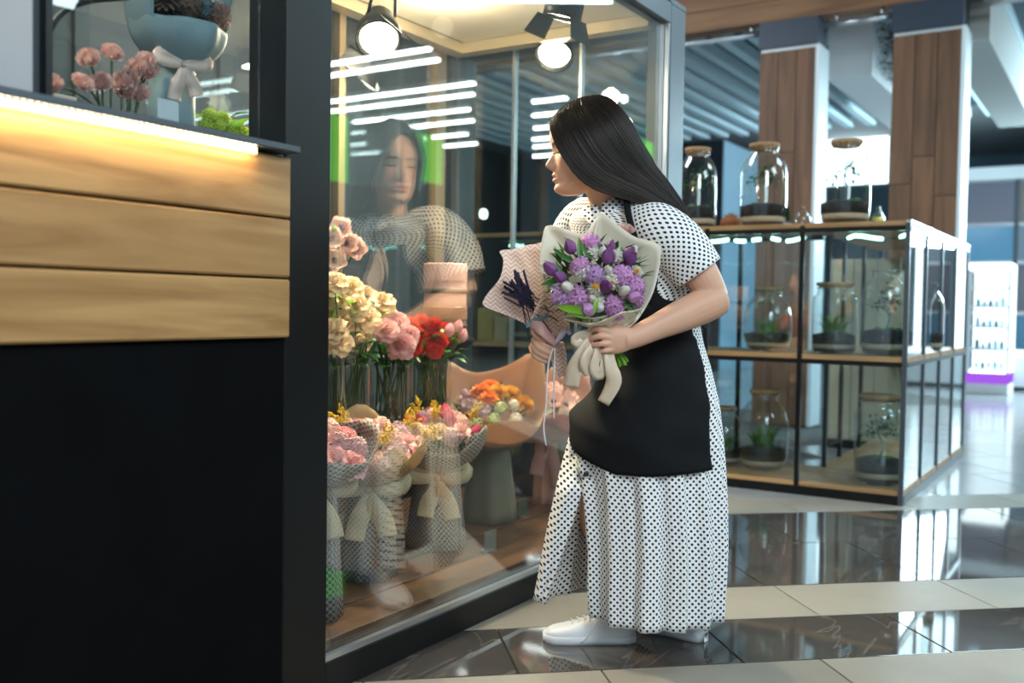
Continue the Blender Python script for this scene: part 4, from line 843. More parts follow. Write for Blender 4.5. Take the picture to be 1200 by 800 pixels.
hatbox(Vector((-.78,pb.y,pb.z+.001)), .088, hb*.40, (.36,.19,.12), (.05,.04,.04), 'round brown flower box, lower of two stacked boxes'); hatbox(Vector((-.78,pb.y,pb.z+hb*.40+.006)), .086, hb*.56, (.60,.38,.34), (.10,.08,.08), 'round dusty pink flower box on top of the brown one')
# black bucket vase and glass behind the blush bouquet
b0 = AX(626, 585, -.62); b0.z = FZ+.001; t = thing('black_vase', 'bulbous black vase beside the blush bouquet on the case floor', 'vase', b0); m = MB(); m.lathe([(0,0),(.05,0),(.095,.06),(.10,.12),(.07,.19),(.055,.22),(.06,.24),(.05,.24),(.045,.22),(0,.20)], 26, Matrix.Translation(b0)); m.build('body', mat('gloss_black_ceramic', (.012,.012,.014), .12), t)
m = MB()
for k in range(70): a = k*2.4; leaf(m, b0+Vector((math.cos(a)*.03,math.sin(a)*.03,.24)), Vector((math.cos(a)*.7,math.sin(a)*.7,1)), .06+.05*random.random(), .012)
m.build('foliage', M_leafl, t, smooth=False)
b0 = AX(604, 600, -.70); b0.z = FZ+.001; t = thing('tapered_glass_vase', 'tapered clear vase of white flowers between the two large bouquets', 'vase', b0); m = MB(); m.capt = False; m.lathe([(0,0),(.04,0),(.035,.05),(.06,.22),(.085,.30)], 24, Matrix.Translation(b0)); m.build('glass_body', M_jar, t)
for k in range(7):
    a = k*2.4; P = b0+Vector((.05*math.cos(a)*(k/7)**.5*1.3,.05*math.sin(a)*(k/7)**.5*1.3,.34)); link('white_bloom', FMs('rose', P_white, 1, r=.022)[0], t, M=basis(P,(math.cos(a)*.5,math.sin(a)*.5,1),None,1,k)); m = MB(); m.tube([b0+Vector((0,0,.02)),P], .002, 5); m.build('stem', M_stemd, t)
# price cards and bronze mesh basket on the boards
for k, (px, py, x, c, l_) in enumerate([(612,606,-.42,(.08,.12,.10),'small dark green card standing behind the grey skirt'),(575,628,-.22,(.20,.21,.21),'small grey card standing on the boards in front of the grey skirt')]):
    p = AX(px, py, x); p.z = FZ+.001; t = thing('price_card', l_, 'card', p); boxo('card', (p.x-.004,p.y-.035,p.z), (p.x,p.y+.035,p.z+.07), mat('card_%d' % k, c, .6), t); boxo('card_foot', (p.x-.03,p.y-.02,p.z), (p.x+.015,p.y+.02,p.z+.003), M_steel, t)
# ---------------------------------------------------------------- flowers in the counter vitrine
VX = -.26; Zc = zs[0]+.0205
b0 = AX(202,146,VX); t = thing('wrapped_bouquet', 'large blue grey wrapped bouquet with blush bow in the vitrine over the counter', 'bouquet', (VX,b0.y,Zc)); nk = AX(203,80,VX)
m = MB(); m.lathe([(.050,0),(.050,nk.z-Zc),(.045,nk.z-Zc)], 28, Matrix.Translation((VX,b0.y,Zc)), wave=lambda a, z: .03*math.sin(5*a)); m.build('foot_wrap', W_bluegrey, t)
B = basis(Vector((VX,b0.y,nk.z-.003)), (.12,.03,1), (0,1,0))
cone_wrap(B, .045, .115, .17, R(-25), R(205), lambda a: 1.0+.35*abs(math.cos(a))**2, belly=.35, flare=.8).build('wrapping_paper', W_bluegrey, t, thick=.0012)
cone_wrap(B, .047, .104, .105, R(160), R(380), lambda a: .95+.04*math.sin(3*a), belly=.4).build('front_fold', W_bluegrey, t, thick=.0012)
bed(t, B, .095, .125, .03, [('dried_bloom', FMs('florets', petm('dusky_brown_floret', (.20,.12,.10)), 2, r=.032, n=50, fl=.011), 1),('thistle_bloom', FMs('florets', petm('thistle_blue', (.14,.24,.28)), 1, r=.026, n=50, fl=.011), 1),('seed_head', FMs('dahlia', petm('seed_head_brown', (.16,.11,.09)), 1, r=.026), 1)], 22, 6)
d = Vector((1,-.35,0)).normalized(); bow(basis(Vector((VX,b0.y,nk.z-.005))+d*.062, d, (0,1,0)), .056, mat('blush_satin', (.62,.46,.40), .35), t, (1.1,1.0))
boxo('gift_card', (VX+.056,b0.y-.085,Zc+.055), (VX+.058,b0.y-.030,Zc+.10), mat('gift_card_blue', (.62,.68,.74), .6), t); boxo('gift_card', (VX+.056,b0.y-.085,Zc+.004), (VX+.058,b0.y-.035,Zc+.05), mat('gift_card_white', (.74,.76,.78), .6), t)
mc_ = FMs('carnation', P_rust, 3, r=.030)
b1 = AX(140,134,VX+.02); vz = (Vector((VX,b1.y,Zc+.001)), .06, .05)
tt = thing('low_glass_vase', 'low glass vase holding the rose pink carnations in the vitrine', 'vase', vz[0]); m = MB(); m.capt = False; m.lathe([(0,0),(.045,0),(.05,.06)], 22, Matrix.Translation(vz[0])); m.build('glass_body', M_jar, tt)
for k, (px, py) in enumerate([(104,69),(131,63),(96,98),(118,97),(142,96),(160,80),(174,84),(163,110),(152,92),(172,72),(60,100),(148,106)]):
    P = AX(px, py, VX+.03); stemmed('pink_carnation', 'rose pink carnation in the vitrine, %s' % ['top left of the bunch','tallest of the bunch','far left of the lower row','left in the lower row','centre of the lower row','behind the blue grey wrap, upper','touching the blue grey wrap','lowest, beside the gift card','small, in the middle','highest on the right','apart at the far left','low centre'][k], 'carnation', P, vz, mc_[k % 3], 'rose pink carnations', toC(P)+Vector((0,random.uniform(-.5,.5),.8)), .78, 0, 200+k)
b1 = AX(262,150,VX-.05); vz = (Vector((VX-.05,b1.y,Zc+.001)), .03, .05); tt = thing('low_bowl', 'shallow bowl under the lime green blooms in the vitrine', 'bowl', vz[0]); m = MB(); m.lathe([(0,0),(.035,0),(.055,.03),(.05,.03),(0,.01)], 22, Matrix.Translation(vz[0])); m.build('bowl_body', M_white, tt)
ml_ = FMs('florets', P_lime, 2, r=.022, n=44, fl=.010)
for k, (px, py) in enumerate([(246,136),(262,140),(278,150),(254,148),(270,156),(286,158),(242,148)]):
    P = AX(px, py, VX-.04); stemmed('lime_bloom', 'lime green bloom in the vitrine, %s' % ['topmost','upper middle','right of the middle','left of the middle','low middle','nearest the brown post','nearest the bow'][k], 'flower', P, vz, ml_[k % 2], 'lime green blooms', toC(P)+Vector((0,0,.8)), .85, 1, 230+k)
# hanging boxes for things further inside the vitrine: small frames and a tin
p = AX(66,108,-.45); t = thing('picture_frame', 'small pale picture frame at the back left of the vitrine', 'frame', (p.x,p.y,Zc)); boxo('frame_border', (p.x-.01,p.y-.05,Zc+.001), (p.x,p.y+.05,Zc+.12), mat('pale_frame', (.6,.55,.5), .5), t); boxo('picture', (p.x,p.y-.038,Zc+.012), (p.x+.002,p.y+.038,Zc+.108), mat('frame_print', (.35,.36,.36), .5), t)
# ================================================================ THE WOMAN
DW = 2.75
base = view((760-600)/F_PX*DW, DW, 0)
person = thing('person', 'woman in polka dot dress and black apron holding two bouquets by the display case', 'person', base)
HC = V(688, 177, 2.70)                                  # centre of the head at eye level
hf = (-Rv + Vector((0,0,-.05))).normalized(); hs_ = -Fv; hu = hf.cross(hs_); hu = hu if hu.z > 0 else -hu
HM = Matrix((hf, hs_, hu)).transposed().to_4x4(); HM = Matrix.Translation(HC) @ HM
uF = [-.118,-.108,-.098,-.086,-.07,-.05,-.03,0,.02,.036,.06,.08,.10,.112]
vF = [.072,.090,.0935,.0865,.0925,.090,.088,.0885,.096,.1005,.099,.088,.060,.030]
uB = [-.118,-.10,-.07,-.04,0,.04,.08,.10,.112]; vB_ = [.02,-.01,-.045,-.072,-.086,-.090,-.072,-.044,-.01]
uW = [-.118,-.11,-.10,-.085,-.06,-.03,0,.04,.08,.10,.112]; vW = [.018,.030,.041,.051,.060,.066,.069,.071,.056,.036,.012]
g_ = lambda x, s_: math.exp(-(x/s_)**2)
def head_pt(u, th):
    Fr = interp(u,uF,vF); Bk = interp(u,uB,vB_); Wd = interp(u,uW,vW); cx = (Fr+Bk)/2; a = (Fr-Bk)/2
    c_, s_ = math.cos(th), math.sin(th); e = .9
    f = cx+a*math.copysign(abs(c_)**e, c_); s = Wd*math.copysign(abs(s_)**e, s_)
    if c_ > 0: s *= 1-.10*c_**2
    if c_ > .2:                                          # features of the face
        f += interp(u, [-.058,-.052,-.046,-.040,-.034,-.028,-.015,0,.012,.03], [0,.004,.014,.024,.0275,.024,.015,.006,.002,0])*g_(s, interp(u,[-.05,-.035,0],[.0135,.012,.0075]))
        f += .0045*g_(u+.043,.006)*(g_(s-.013,.006)+g_(s+.013,.006))          # nostril wings
        f += .0075*g_(u+.0615,.0050)*g_(s,.019)+.0085*g_(u+.0775,.0052)*g_(s,.017)-.004*g_(u+.0695,.0022)*g_(s,.022)
        f -= .003*g_(u+.055,.004)*g_(s,.004)
        for sg in (-1,1):
            f -= .0085*g_(s-sg*.031,.017)*g_(u+.001,.012); f += .0075*g_(s-sg*.031,.0115)*g_(u+.001,.0085)
            f += .0025*g_(s-sg*.030,.02)*g_(u-.021,.006); f += .003*g_(s-sg*.045,.018)*g_(u+.03,.018)
            f -= .002*g_(s-sg*.031,.013)*g_(u+.0065,.0022)
    return Vector((f, s, u))
BM = MB(); P = []
us = [-.118+.230*i/84 for i in range(85)]
for u in us: P.append([HM @ head_pt(u, 2*PI*j/96) for j in range(96)])
BM.grid(P, None, True); n0 = len(BM.v)
BM.add([sum(P[0], Vector())/96, sum(P[-1], Vector())/96], [])
for j in range(96):
    j2 = (j+1) % 96; BM.f.append([(j2), (j), n0]); BM.uv.append(None); BM.mi.append(0); b_ = 84*96
    BM.f.append([b_+j, b_+j2, n0+1]); BM.uv.append(None); BM.mi.append(0)
# ears
for sg in (-1,1): ball(BM, HM @ Matrix.Translation((-.005, sg*.070, -.010)) @ Matrix.Diagonal((.5,.22,1,1)), .030, 12, 8)
# neck, torso, pelvis, legs, arms
def px(*q): return V(*q)
neck = catmull([HM @ Vector((-.020,0,-.045)), V(703,213,2.71), V(713,238,2.72), V(724,262,2.73)], 10); BM.tube(neck, [.050,.050,.049,.048,.047,.047,.049,.053,.060,.066], 20)
Lch = (Rv*.74-Fv*.67).normalized()                     # across the chest, far shoulder to near shoulder
torso = catmull([V(716,243,2.73), V(727,256,2.74), V(742,285,2.74), V(757,325,2.74), V(768,372,2.75), V(766,415,2.76), V(764,460,2.77)], 14)
tr_ = [(.055,.050),(.085,.060),(.125,.085),(.152,.100),(.140,.100),(.125,.092),(.112,.084),(.098,.078),(.098,.078),(.105,.082),(.112,.090),(.115,.095),(.11,.095),(.09,.08)]
BM.tube(torso, tr_, 28, up=Lch)
SHN, ELN, WRN = V(783,262,2.60), V(838,352,2.58), V(741,396,2.475)
SHF, ELF, WRF = V(676,264,2.88), V(655,345,2.92), V(652,386,2.72)
ctrn = catmull([V(757,274,2.68), V(780,278,2.62), V(812,308,2.59), ELN], 12); BM.tube(ctrn, [.030,.034,.038,.042,.046,.049,.050,.050,.049,.046,.042,.038], 20)
ba = ELN+(ELN-WRN).normalized()*.018; fa = [ba, ELN, ELN.lerp(WRN,.25), ELN.lerp(WRN,.5), ELN.lerp(WRN,.75), WRN, WRN.lerp(V(718,400,2.455),.5)]
BM.tube(catmull(fa,16), [.030,.041,.044,.045,.046,.045,.043,.041,.038,.035,.032,.030,.028,.0265,.026,.026], 20)
BM.tube(catmull([V(700,262,2.80), SHF, SHF.lerp(ELF,.5), ELF],10), [.045,.05,.05,.048,.046,.045,.044,.043,.042,.040], 18)
BM.tube(catmull([ELF+Vector((0,0,-.005)), ELF.lerp(WRF,.5), WRF, V(645,392,2.64)],12), [.038,.041,.041,.040,.038,.035,.032,.030,.028,.027,.026,.026], 18)
# near hand: palm against the wrap, back of the hand to the viewer, fingers closing to the left
def finger(pts, r): p = catmull(pts, 12); BM.tube(p, [r*(1.0-.22*i/11) for i in range(12)], 10); ball(BM, Matrix.Translation(p[-1]), r*.80, 10, 8)
def palm(a, b_, wv, hw, ht):
    m_ = [a, a.lerp(b_,.35), a.lerp(b_,.7), b_]; BM.tube(m_, [(hw*.72,ht*.95),(hw*.92,ht),(hw,ht*.92),(hw*.92,ht*.8)], 20, up=wv)
HN = V(740,396,2.465); KN = V(714,399,2.452); palm(HN, KN, Vector((0,0,1)), .036, .0165)
fr = .0082
finger([V(717,390,2.450), V(706,386,2.440), V(697,386,2.447), V(692,390,2.462)], fr)
finger([V(716,396,2.448), V(704,394,2.436), V(695,396,2.444), V(690,400,2.460)], fr*1.03)
finger([V(717,402.5,2.449), V(706,403,2.438), V(697,404.5,2.446), V(692,408,2.461)], fr)
finger([V(720,409,2.452), V(711,411,2.443), V(703,412,2.450), V(699,415,2.462)], fr*.88)
finger([V(733,388,2.465), V(722,381,2.462), V(713,377,2.470), V(706,376,2.480)], fr*1.15)
# far hand: under the lavender wrap, fingers pointing down to the right
HFp = V(632,386,2.56); palm(V(645,392,2.63), V(630,397,2.545), Vector((.2,0,1)), .034, .016)
finger([V(627,391,2.545), V(634,401,2.525), V(643,406,2.520), V(651,409,2.530)], fr)
finger([V(625,397,2.545), V(631,407,2.523), V(640,412,2.518), V(649,415,2.528)], fr)
finger([V(624,402,2.55), V(628,411,2.528), V(637,417,2.522), V(646,420,2.530)], fr*.97)
finger([V(622,406,2.555), V(625,415,2.535), V(632,421,2.527), V(640,424,2.533)], fr*.87)
finger([V(634,384,2.56), V(625,387,2.545), V(629,394,2.525), V(637,398,2.520)], fr*1.12)
# legs
hipN, hipF = V(772,462,2.70), V(758,462,2.84)
ankN = V(728,722,2.70); ankF = V(812,722,2.75)
BM.tube(catmull([hipN, V(748,560,2.69), V(738,600,2.69), V(733,660,2.70), ankN], 14), [.085,.083,.078,.072,.062,.055,.050,.050,.049,.044,.038,.033,.030,.030], 18)
BM.tube(catmull([hipF, V(712,560,2.86), V(697,605,2.88), V(735,665,2.88), ankF], 14), [.085,.083,.078,.070,.061,.054,.050,.050,.048,.043,.037,.033,.030,.030], 18)
raw = BM.mesh('body_raw', []) if False else None
me = bpy.data.meshes.new('body_raw'); me.from_pydata([tuple(v) for v in BM.v], [], BM.f)
ob = bpy.data.objects.new('body_raw', me); C.objects.link(ob)
md = ob.modifiers.new('r','REMESH'); md.mode = 'VOXEL'; md.voxel_size = .0027; md = ob.modifiers.new('s','SMOOTH'); md.factor = .5; md.iterations = 3
dg = bpy.context.evaluated_depsgraph_get(); body_me = bpy.data.meshes.new_from_object(ob.evaluated_get(dg)); bpy.data.objects.remove(ob)
nv = len(body_me.vertices); co = np.empty(nv*3, 'f'); body_me.vertices.foreach_get('co', co); co = co.reshape(-1,3)
Hi = np.array(HM.inverted()); loc = co @ Hi[:3,:3].T + Hi[:3,3]
f_, s_, u_ = loc[:,0], loc[:,1], loc[:,2]; sa = np.abs(s_)
skin = np.array([.64,.365,.255]); col = np.tile(skin, (nv,1))
def blend(mask, c): 
    global col
    mask = np.clip(mask,0,1)[:,None]; col = col*(1-mask)+np.array(c)*mask
face = (f_ > .045) & (u_ > -.13) & (u_ < .12) & (sa < .08)
blend(face*np.exp(-((sa-.045)/.02)**2-((u_+.035)/.02)**2)*.35, (.66,.24,.16))
lip = face*np.clip((1.15-((s_/.0225)**2+((u_+.0695)/(.0125*np.clip(1-sa/.035,.25,1)))**2))*4,0,1)*(f_ > .078); blend(lip*.85, (.52,.13,.12))
blend(face*(np.abs(u_+.0695) < .0016)*(sa < .021)*(f_ > .08)*.7, (.22,.05,.05))
bc = .0195-.0045*((sa-.030)/.017)**2; blend(face*(np.abs(u_-bc) < .0030*np.clip((.055-sa)/.02,.4,1))*(sa > .011)*(sa < .052)*.85, (.05,.03,.022))
lc = -.0065+.0035*((sa-.031)/.013)**2; blend(face*(np.abs(u_-lc) < .0021)*(sa > .016)*(sa < .048)*.95, (.025,.015,.013))
blend(face*(np.exp(-((sa-.031)/.013)**2-((u_-.002)/.006)**2))*.3, (.36,.16,.11))
ca = body_me.color_attributes.new('skin_tint','FLOAT_COLOR','POINT'); ca.data.foreach_set('color', np.hstack([col, np.ones((nv,1))]).astype('f').ravel())
M_skin = bpy.data.materials.new('skin'); M_skin.use_nodes = True; nt = M_skin.node_tree; b_ = nt.nodes['Principled BSDF']; at_ = nt.nodes.new('ShaderNodeAttribute'); at_.attribute_name = 'skin_tint'
nt.links.new(at_.outputs[0], b_.inputs['Base Color']); b_.inputs['Roughness'].default_value = .48; b_.inputs['Subsurface Weight'].default_value = .12; b_.inputs['Subsurface Radius'].default_value = (.02,.008,.004); b_.inputs['Subsurface Scale'].default_value = .3; b_.inputs['Specular IOR Level'].default_value = .4
body_me.materials.append(M_skin); body_me.polygons.foreach_set('use_smooth', [True]*len(body_me.polygons)); link('body', body_me, person)
# eyelashes
for sg in (-1,1):
    m = MB()
    for k in range(15):
        t = -1+2*k/14; a = Vector((interp(abs(t),[0,1],[.0925,.083]), sg*(.031+.0135*t), -.0068+.0035*t*t)); m.tube([HM @ a, HM @ (a+Vector((.006,sg*.002*t,-.0045)))], [.0006,.0002], 3)
    m.build('eyelashes', mat('lash_black', (.01,.008,.008), .6), person)
# ---------------------------------------------------------------- hair
M_hair = mat('dark_brown_hair', (.014,.0085,.006), .42, noise_=.3, nscale=14, spec=.28, rnd=.15)
def hp(x, y, s): return V(x, y, 2.70-s)
TAIL = [(812,266,.075)]
G = [ [(652,137,0),(645,147,.036),(650,166,.064),(660,186,.076),(675,206,.080),(695,221,.080),(722,230,.080),(756,240,.085),(786,252,.09),(812,268,.085)],
      [(661,127,0),(657,138,.044),(667,162,.076),(683,188,.084),(705,207,.086),(735,220,.087),(765,234,.088),(790,249,.09),(812,267,.085)],
      [(677,118,0),(678,130,.050),(694,155,.084),(712,182,.086),(735,203,.083),(758,219,.082),(780,234,.084),(798,250,.086),(812,266,.083)],
      [(697,114,0),(705,124,.045),(722,146,.070),(740,174,.068),(757,197,.064),(775,216,.066),(790,234,.072),(802,250,.078),(812,265,.08)],
      [(712,116,0),(724,126,.022),(738,144,.028),(752,170,.028),(766,194,.030),(781,213,.038),(794,232,.052),(804,248,.066),(812,264,.075)] ]
Gf = [[(x, y, -s) if i < 5 else (x-8*(i-4), y+6*(i-4)*.5, -.055-.004*i) for i, (x, y, s) in enumerate(g)] for g in G]
def guide(gs): return [catmull([hp(*p) for p in g], 40) for g in gs]
GN = guide(G); GFr = guide(Gf)
def sheet_rows(gs, cols=26):
    out = []
    for j in range(cols):
        a = j/(cols-1)*(len(gs)-1); i = min(int(a), len(gs)-2); u = a-i; g0, g1, g2, g3 = gs[max(i-1,0)], gs[i], gs[i+1], gs[min(i+2,len(gs)-1)]
        out.append([.5*((2*g1[k])+(g2[k]-g0[k])*u+(2*g0[k]-5*g1[k]+4*g2[k]-g3[k])*u*u+(3*g1[k]-g0[k]-3*g2[k]+g3[k])*u**3) for k in range(40)])
    return out
hair_parent = None
SN = sheet_rows(GN); SF = sheet_rows(GFr)
P = [r for r in reversed(SF)]
m = MB(); m.grid(SN+[SF[-1-k] for k in range(26)]); hair = m.build('hair', M_hair, person, thick=.010)
rd = random.Random(21); m = MB()
for S, n in ((SN, 620), (SF, 260)):
    for k in range(n):
        a = rd.random()*24.9; i = int(a); u = a-i; st_ = 0; en = 40-rd.choice([1,1,1,2,3,4]); off = rd.uniform(.003,.0075); pts = []
        c0 = Vector(HC); w1, w2 = rd.uniform(0,6), rd.uniform(.5,1.5)
        for q in list(range(st_, en, 2)):
            p = S[i][q].lerp(S[i+1][q], u); t = q/39; nrm = (S[min(i+2,25)][q]-S[max(i-1,0)][q]).cross(S[i][min(q+1,39)]-S[i][max(q-1,0)])
            nrm = nrm.normalized() if nrm.length > 1e-9 else Vector((0,0,1))
            if nrm.dot(hs_ if S is SN else -hs_) < 0: nrm = -nrm
            if q < 6: nrm = (nrm+Vector((0,0,1))*(1-q/6)).normalized()
            pts.append(p+nrm*(off*(1-.3*t))+Vector((0,0,1))*.0025*math.sin(w1+t*5*w2)*t)
        mm = len(pts); m.tube(pts, [.0017*(.5+.5*min(1,j/2))*(1-.55*(j/(mm-1))**3) for j in range(mm)], 5, flat=.6, cap=False)
q = m.build('hair_strands', M_hair, hair); q['kind'] = 'stuff'
# stray hairs
# ---------------------------------------------------------------- dress
M_dot = dots('polka_dot_cotton', (.86,.86,.87), (.012,.014,.03), .0172, .0034)
M_apron = mat('black_apron_cloth', (.005,.006,.008), .8, bump=.5, bscale=7, spec=.2)
def loft(sections, n, a0=0, a1=2*PI, fold=None, uvc=PI/2):
    """sections: (centre, axis A, axis B, rx, ry); angle 0 points along A, 90 deg along B"""
    P = []; U = []; vacc = 0
    for i, (c_, A, B_, rx, ry) in enumerate(sections):
        row = []
        for j in range(n+1):
            a = a0+(a1-a0)*j/n; k = 1+(fold(a, i/(len(sections)-1)) if fold else 0)
            row.append(c_+A*(rx*k*math.cos(a))+B_*(ry*k*math.sin(a)))
        P.append(row)
        if i: vacc += (sections[i][0]-sections[i-1][0]).length
        mid = int(n*(uvc-a0)/(a1-a0)); mid = max(0, min(n, mid)); ur = [0]*(n+1); s__ = 0
        for j in range(mid+1, n+1): s__ += (row[j]-row[j-1]).length; ur[j] = s__
        s__ = 0
        for j in range(mid-1, -1, -1): s__ -= (row[j+1]-row[j]).length; ur[j] = s__
        U.append([(u, -vacc) for u in ur])
    return P, U
def smooth_sections(keys, n):
    out = []
    cs = catmull([k[0] for k in keys], n); As = catmull([k[1] for k in keys], n); Bs = catmull([k[2] for k in keys], n); rs = catmull([Vector((k[3], k[4], 0)) for k in keys], n)
    return [(c_, a.normalized(), b.normalized(), r[0], r[1]) for c_, a, b, r in zip(cs, As, Bs, rs)]
Lw = -Rv; Bw = -Fv
def S_(pxx, pyy, d, rx, ry, A=None, B_=None): return (V(pxx,pyy,d), (A or Lw), (B_ or Bw), rx, ry)
Fch = (-Rv*.67-Fv*.74).normalized()                       # chest faces left and towards the viewer
Achest = Fch; Bchest = Lch
# bodice: from neck to waist
tilt_ = Vector((0,0,-.30))
keys = [S_(711,240,2.722,.052,.062,(Achest+tilt_),Bchest), S_(717,247,2.725,.078,.125,(Achest+tilt_),Bchest), S_(727,260,2.735,.100,.158,(Achest+tilt_),Bchest), S_(743,290,2.74,.118,.162,(Achest+tilt_),Bchest), S_(757,325,2.745,.112,.150,(Achest+Lw*.4+tilt_*.6),(Bchest+Bw*.4)), S_(767,372,2.75,.108,.128,Lw*.8+Achest*.4,Bw), S_(768,395,2.75,.112,.135)]
bod = smooth_sections(keys, 26); P, U = loft(bod, 72, 0, 2*PI, fold=lambda a, t: .012*math.sin(a*5+t*7)*t)
m = MB(); m.grid(P, U); m.build('blouse', M_dot, person, thick=.003)
# sleeves
def sleeve(pts, rads, n, A, nm='sleeve'):
    cs = catmull(pts, 16); T = []; sec = []
    for i, c_ in enumerate(cs):
        t = (cs[min(i+1,15)]-cs[max(i-1,0)]).normalized(); a = (A-t*A.dot(t)).normalized(); b_ = t.cross(a); r = interp(i/15, [k/(len(rads)-1) for k in range(len(rads))], rads); sec.append((c_, a, b_, r, r*.95))
    P, U = loft(sec, 48, 0, 2*PI, fold=lambda a, t: .03*math.sin(a*4+t*3)*t); m = MB(); m.grid(P, U); return m.build(nm, M_dot, person, thick=.003)
sleeve([V(728,254,2.70), V(752,260,2.655), V(776,272,2.61), V(798,292,2.595), V(811,309,2.59), V(819,320,2.588)], [.036,.056,.068,.072,.070,.067,.066], 48, Vector((0,0,1)))
sleeve([V(706,256,2.78), V(683,262,2.85), V(668,290,2.90), V(660,322,2.92)], [.045,.068,.072,.072,.070], 48, Vector((0,0,1)))
# collar
for pts, nm in (([(705,238,2.66),(718,232,2.655),(738,237,2.665),(742,250,2.655),(722,262,2.64),(706,268,2.63)],'collar'), ([(700,240,2.665),(690,240,2.70),(682,248,2.71),(690,262,2.66),(700,270,2.635),(704,256,2.645)],'collar')):
    c_ = sum((V(*p) for p in pts), Vector())/len(pts)-Fv*.004; P3 = [V(*p) for p in pts]; m = MB(); uvp = lambda v: ((v-c_).dot(Rv), (v-c_).z)
    m.add([c_]+P3, [(0,k+1,(k+1) % len(P3)+1) for k in range(len(P3))], [(uvp(c_), uvp(P3[k]), uvp(P3[(k+1) % len(P3)])) for k in range(len(P3))]); m.build(nm, M_dot, person, thick=.003, sub=0)
# skirt
sk = [(372,768,.118,.125),(400,768,.130,.138),(430,772,.142,.155),(470,769,.170,.180),(505,758,.204,.203),(540,758,.210,.212),(585,761,.208,.222),(635,763,.206,.230),(680,762,.205,.234),(709,762,.199,.236)]
def skirt_sec(y): 
    ys = [k[0] for k in sk]; return interp(y,ys,[k[1] for k in sk]), interp(y,ys,[k[2] for k in sk]), interp(y,ys,[k[3] for k in sk])
ZW = lambda y: V(766, y, 2.76).z
def pleat(a, t): 
    w_ = min(1, max(0,(t-.12)/.5)); ph = a*15+.8*math.sin(a*3)+.4*math.sin(t*5+a*2); return w_*(.052*math.sin(ph)+.018*math.sin(ph*2.3+1)+.016*math.sin(a*5+t*2))
sec = []
for i in range(44):
    y = 372+(709-372)*i/43; cx, rx, ry = skirt_sec(y); c_ = V(cx, y, 2.76); sec.append((c_, Lw, Bw, rx, ry))
# main panel: wraps from the slit at the front round the near side, the back and the far side
P, U = loft(sec, 420, R(25), R(360-14), fold=pleat)
for i, row in enumerate(P):                      # the far edge lifts a little, the slit edge is drawn in towards the leg
    t = max(0, (i-20)/23)
    for j, p in enumerate(row):
        k = max(0, 1-j/60.0); k2 = max(0, 1-(420-j)/110.0); row[j] = p + Rv*(.005*t*k*k) - Rv*(.075*t*k2*k2)
m = MB(); m.grid(P, U); m.build('skirt', M_dot, person, thick=.0025)
# upper front of the skirt, closing the slit down to the button
P, U = loft(sec[:24], 70, R(-20), R(36), fold=lambda a, t: pleat(a, t*.55)+.012, uvc=R(8)); m = MB(); m.grid(P, U); m.build('skirt_front_yoke', M_dot, person, thick=.0025)
# front flap swinging towards the case
rows_ = []; U = []
L_ = [(668,508),(656,552),(650,580),(643,610),(637,640),(631,672),(625,703)]; R2 = [(706,520),(692,560),(681,580),(672,612),(662,643),(652,675),(640,708)]
for i in range(31):
    t = i/30*6; k = min(int(t),5); u = t-k; lx, ly = L_[k][0]*(1-u)+L_[k+1][0]*u, L_[k][1]*(1-u)+L_[k+1][1]*u; rx_, ry_ = R2[k][0]*(1-u)+R2[k+1][0]*u, R2[k][1]*(1-u)+R2[k+1][1]*u; row = []; ur = []
    for j in range(25):
        v = j/24; d = 2.665-.03*math.sin(PI*v)+.010*math.sin(v*11+i*.08)*(i/30); d += .07*max(0,1-i/9); p = V(lx*(1-v)+rx_*v, ly*(1-v)+ry_*v, d+.04*(1-v)); row.append(p); ur.append((p.dot(Rv), p.z))
    rows_.append(row); U.append(ur)
m = MB(); m.grid(rows_, U); m.build('skirt_flap', M_dot, person, thick=.0025)
m = MB(); ball(m, basis(V(687,555,2.60), -Fv, None) @ Matrix.Diagonal((1,1,.5,1)), .0075, 14, 6); m.build('button', mat('black_button', (.015,.015,.02), .3), person)
# apron: skirt part and bib
sec = []
for i in range(40):
    y = 338+(543-338)*i/39; 
    if y < 395: c_, A, B_, rx, ry = bod[int(np.interp(y,[290,325,372,395],[13,17,22,25]))]; sec.append((V(interp(y,[325,372,395],[757,767,768]),y,2.748), Lw*1.0, Bw, interp(y,[338,372,395],[.128,.122,.128]), interp(y,[338,372,395],[.140,.136,.142])))
    else: cx, rx, ry = skirt_sec(y); sec.append((V(cx,y,2.76), Lw, Bw, rx+.012, ry+.012))
P, U = loft(sec, 110, R(-75), R(132), fold=lambda a, t: .016*math.sin(a*6+t*5)*t+.010*math.sin(t*19+a*3.2)*(1-t*.5)+.006*math.sin(t*31-a*5))
for i, row in enumerate(P):                      # slanting hem: shorter at the front
    for j in range(len(row)):
        a = -75+207*j/110; lift = max(0, (60-a)/60)*.070 if a > -60 else .14
        lift += .0 if a < 80 else (a-80)/52*.012
        t = i/39; row[j] = row[j]+Vector((0,0,lift*t**3))
m = MB(); m.grid(P); m.build('apron', M_apron, person, thick=.003)
# bib up the chest
rows_ = []
for i in range(14):
    t = i/13; s0 = bod[int(10+11*t)]; row = []
    for j in range(21):
        a = R(-62+124*j/20)*(.55+.45*t) ; row.append(s0[0]+s0[1]*((s0[3]+.008)*math.cos(a))+s0[2]*((s0[4]+.008)*math.sin(a)))
    rows_.append(row)
m = MB(); m.grid(rows_); m.build('apron_bib', M_apron, person, thick=.003)
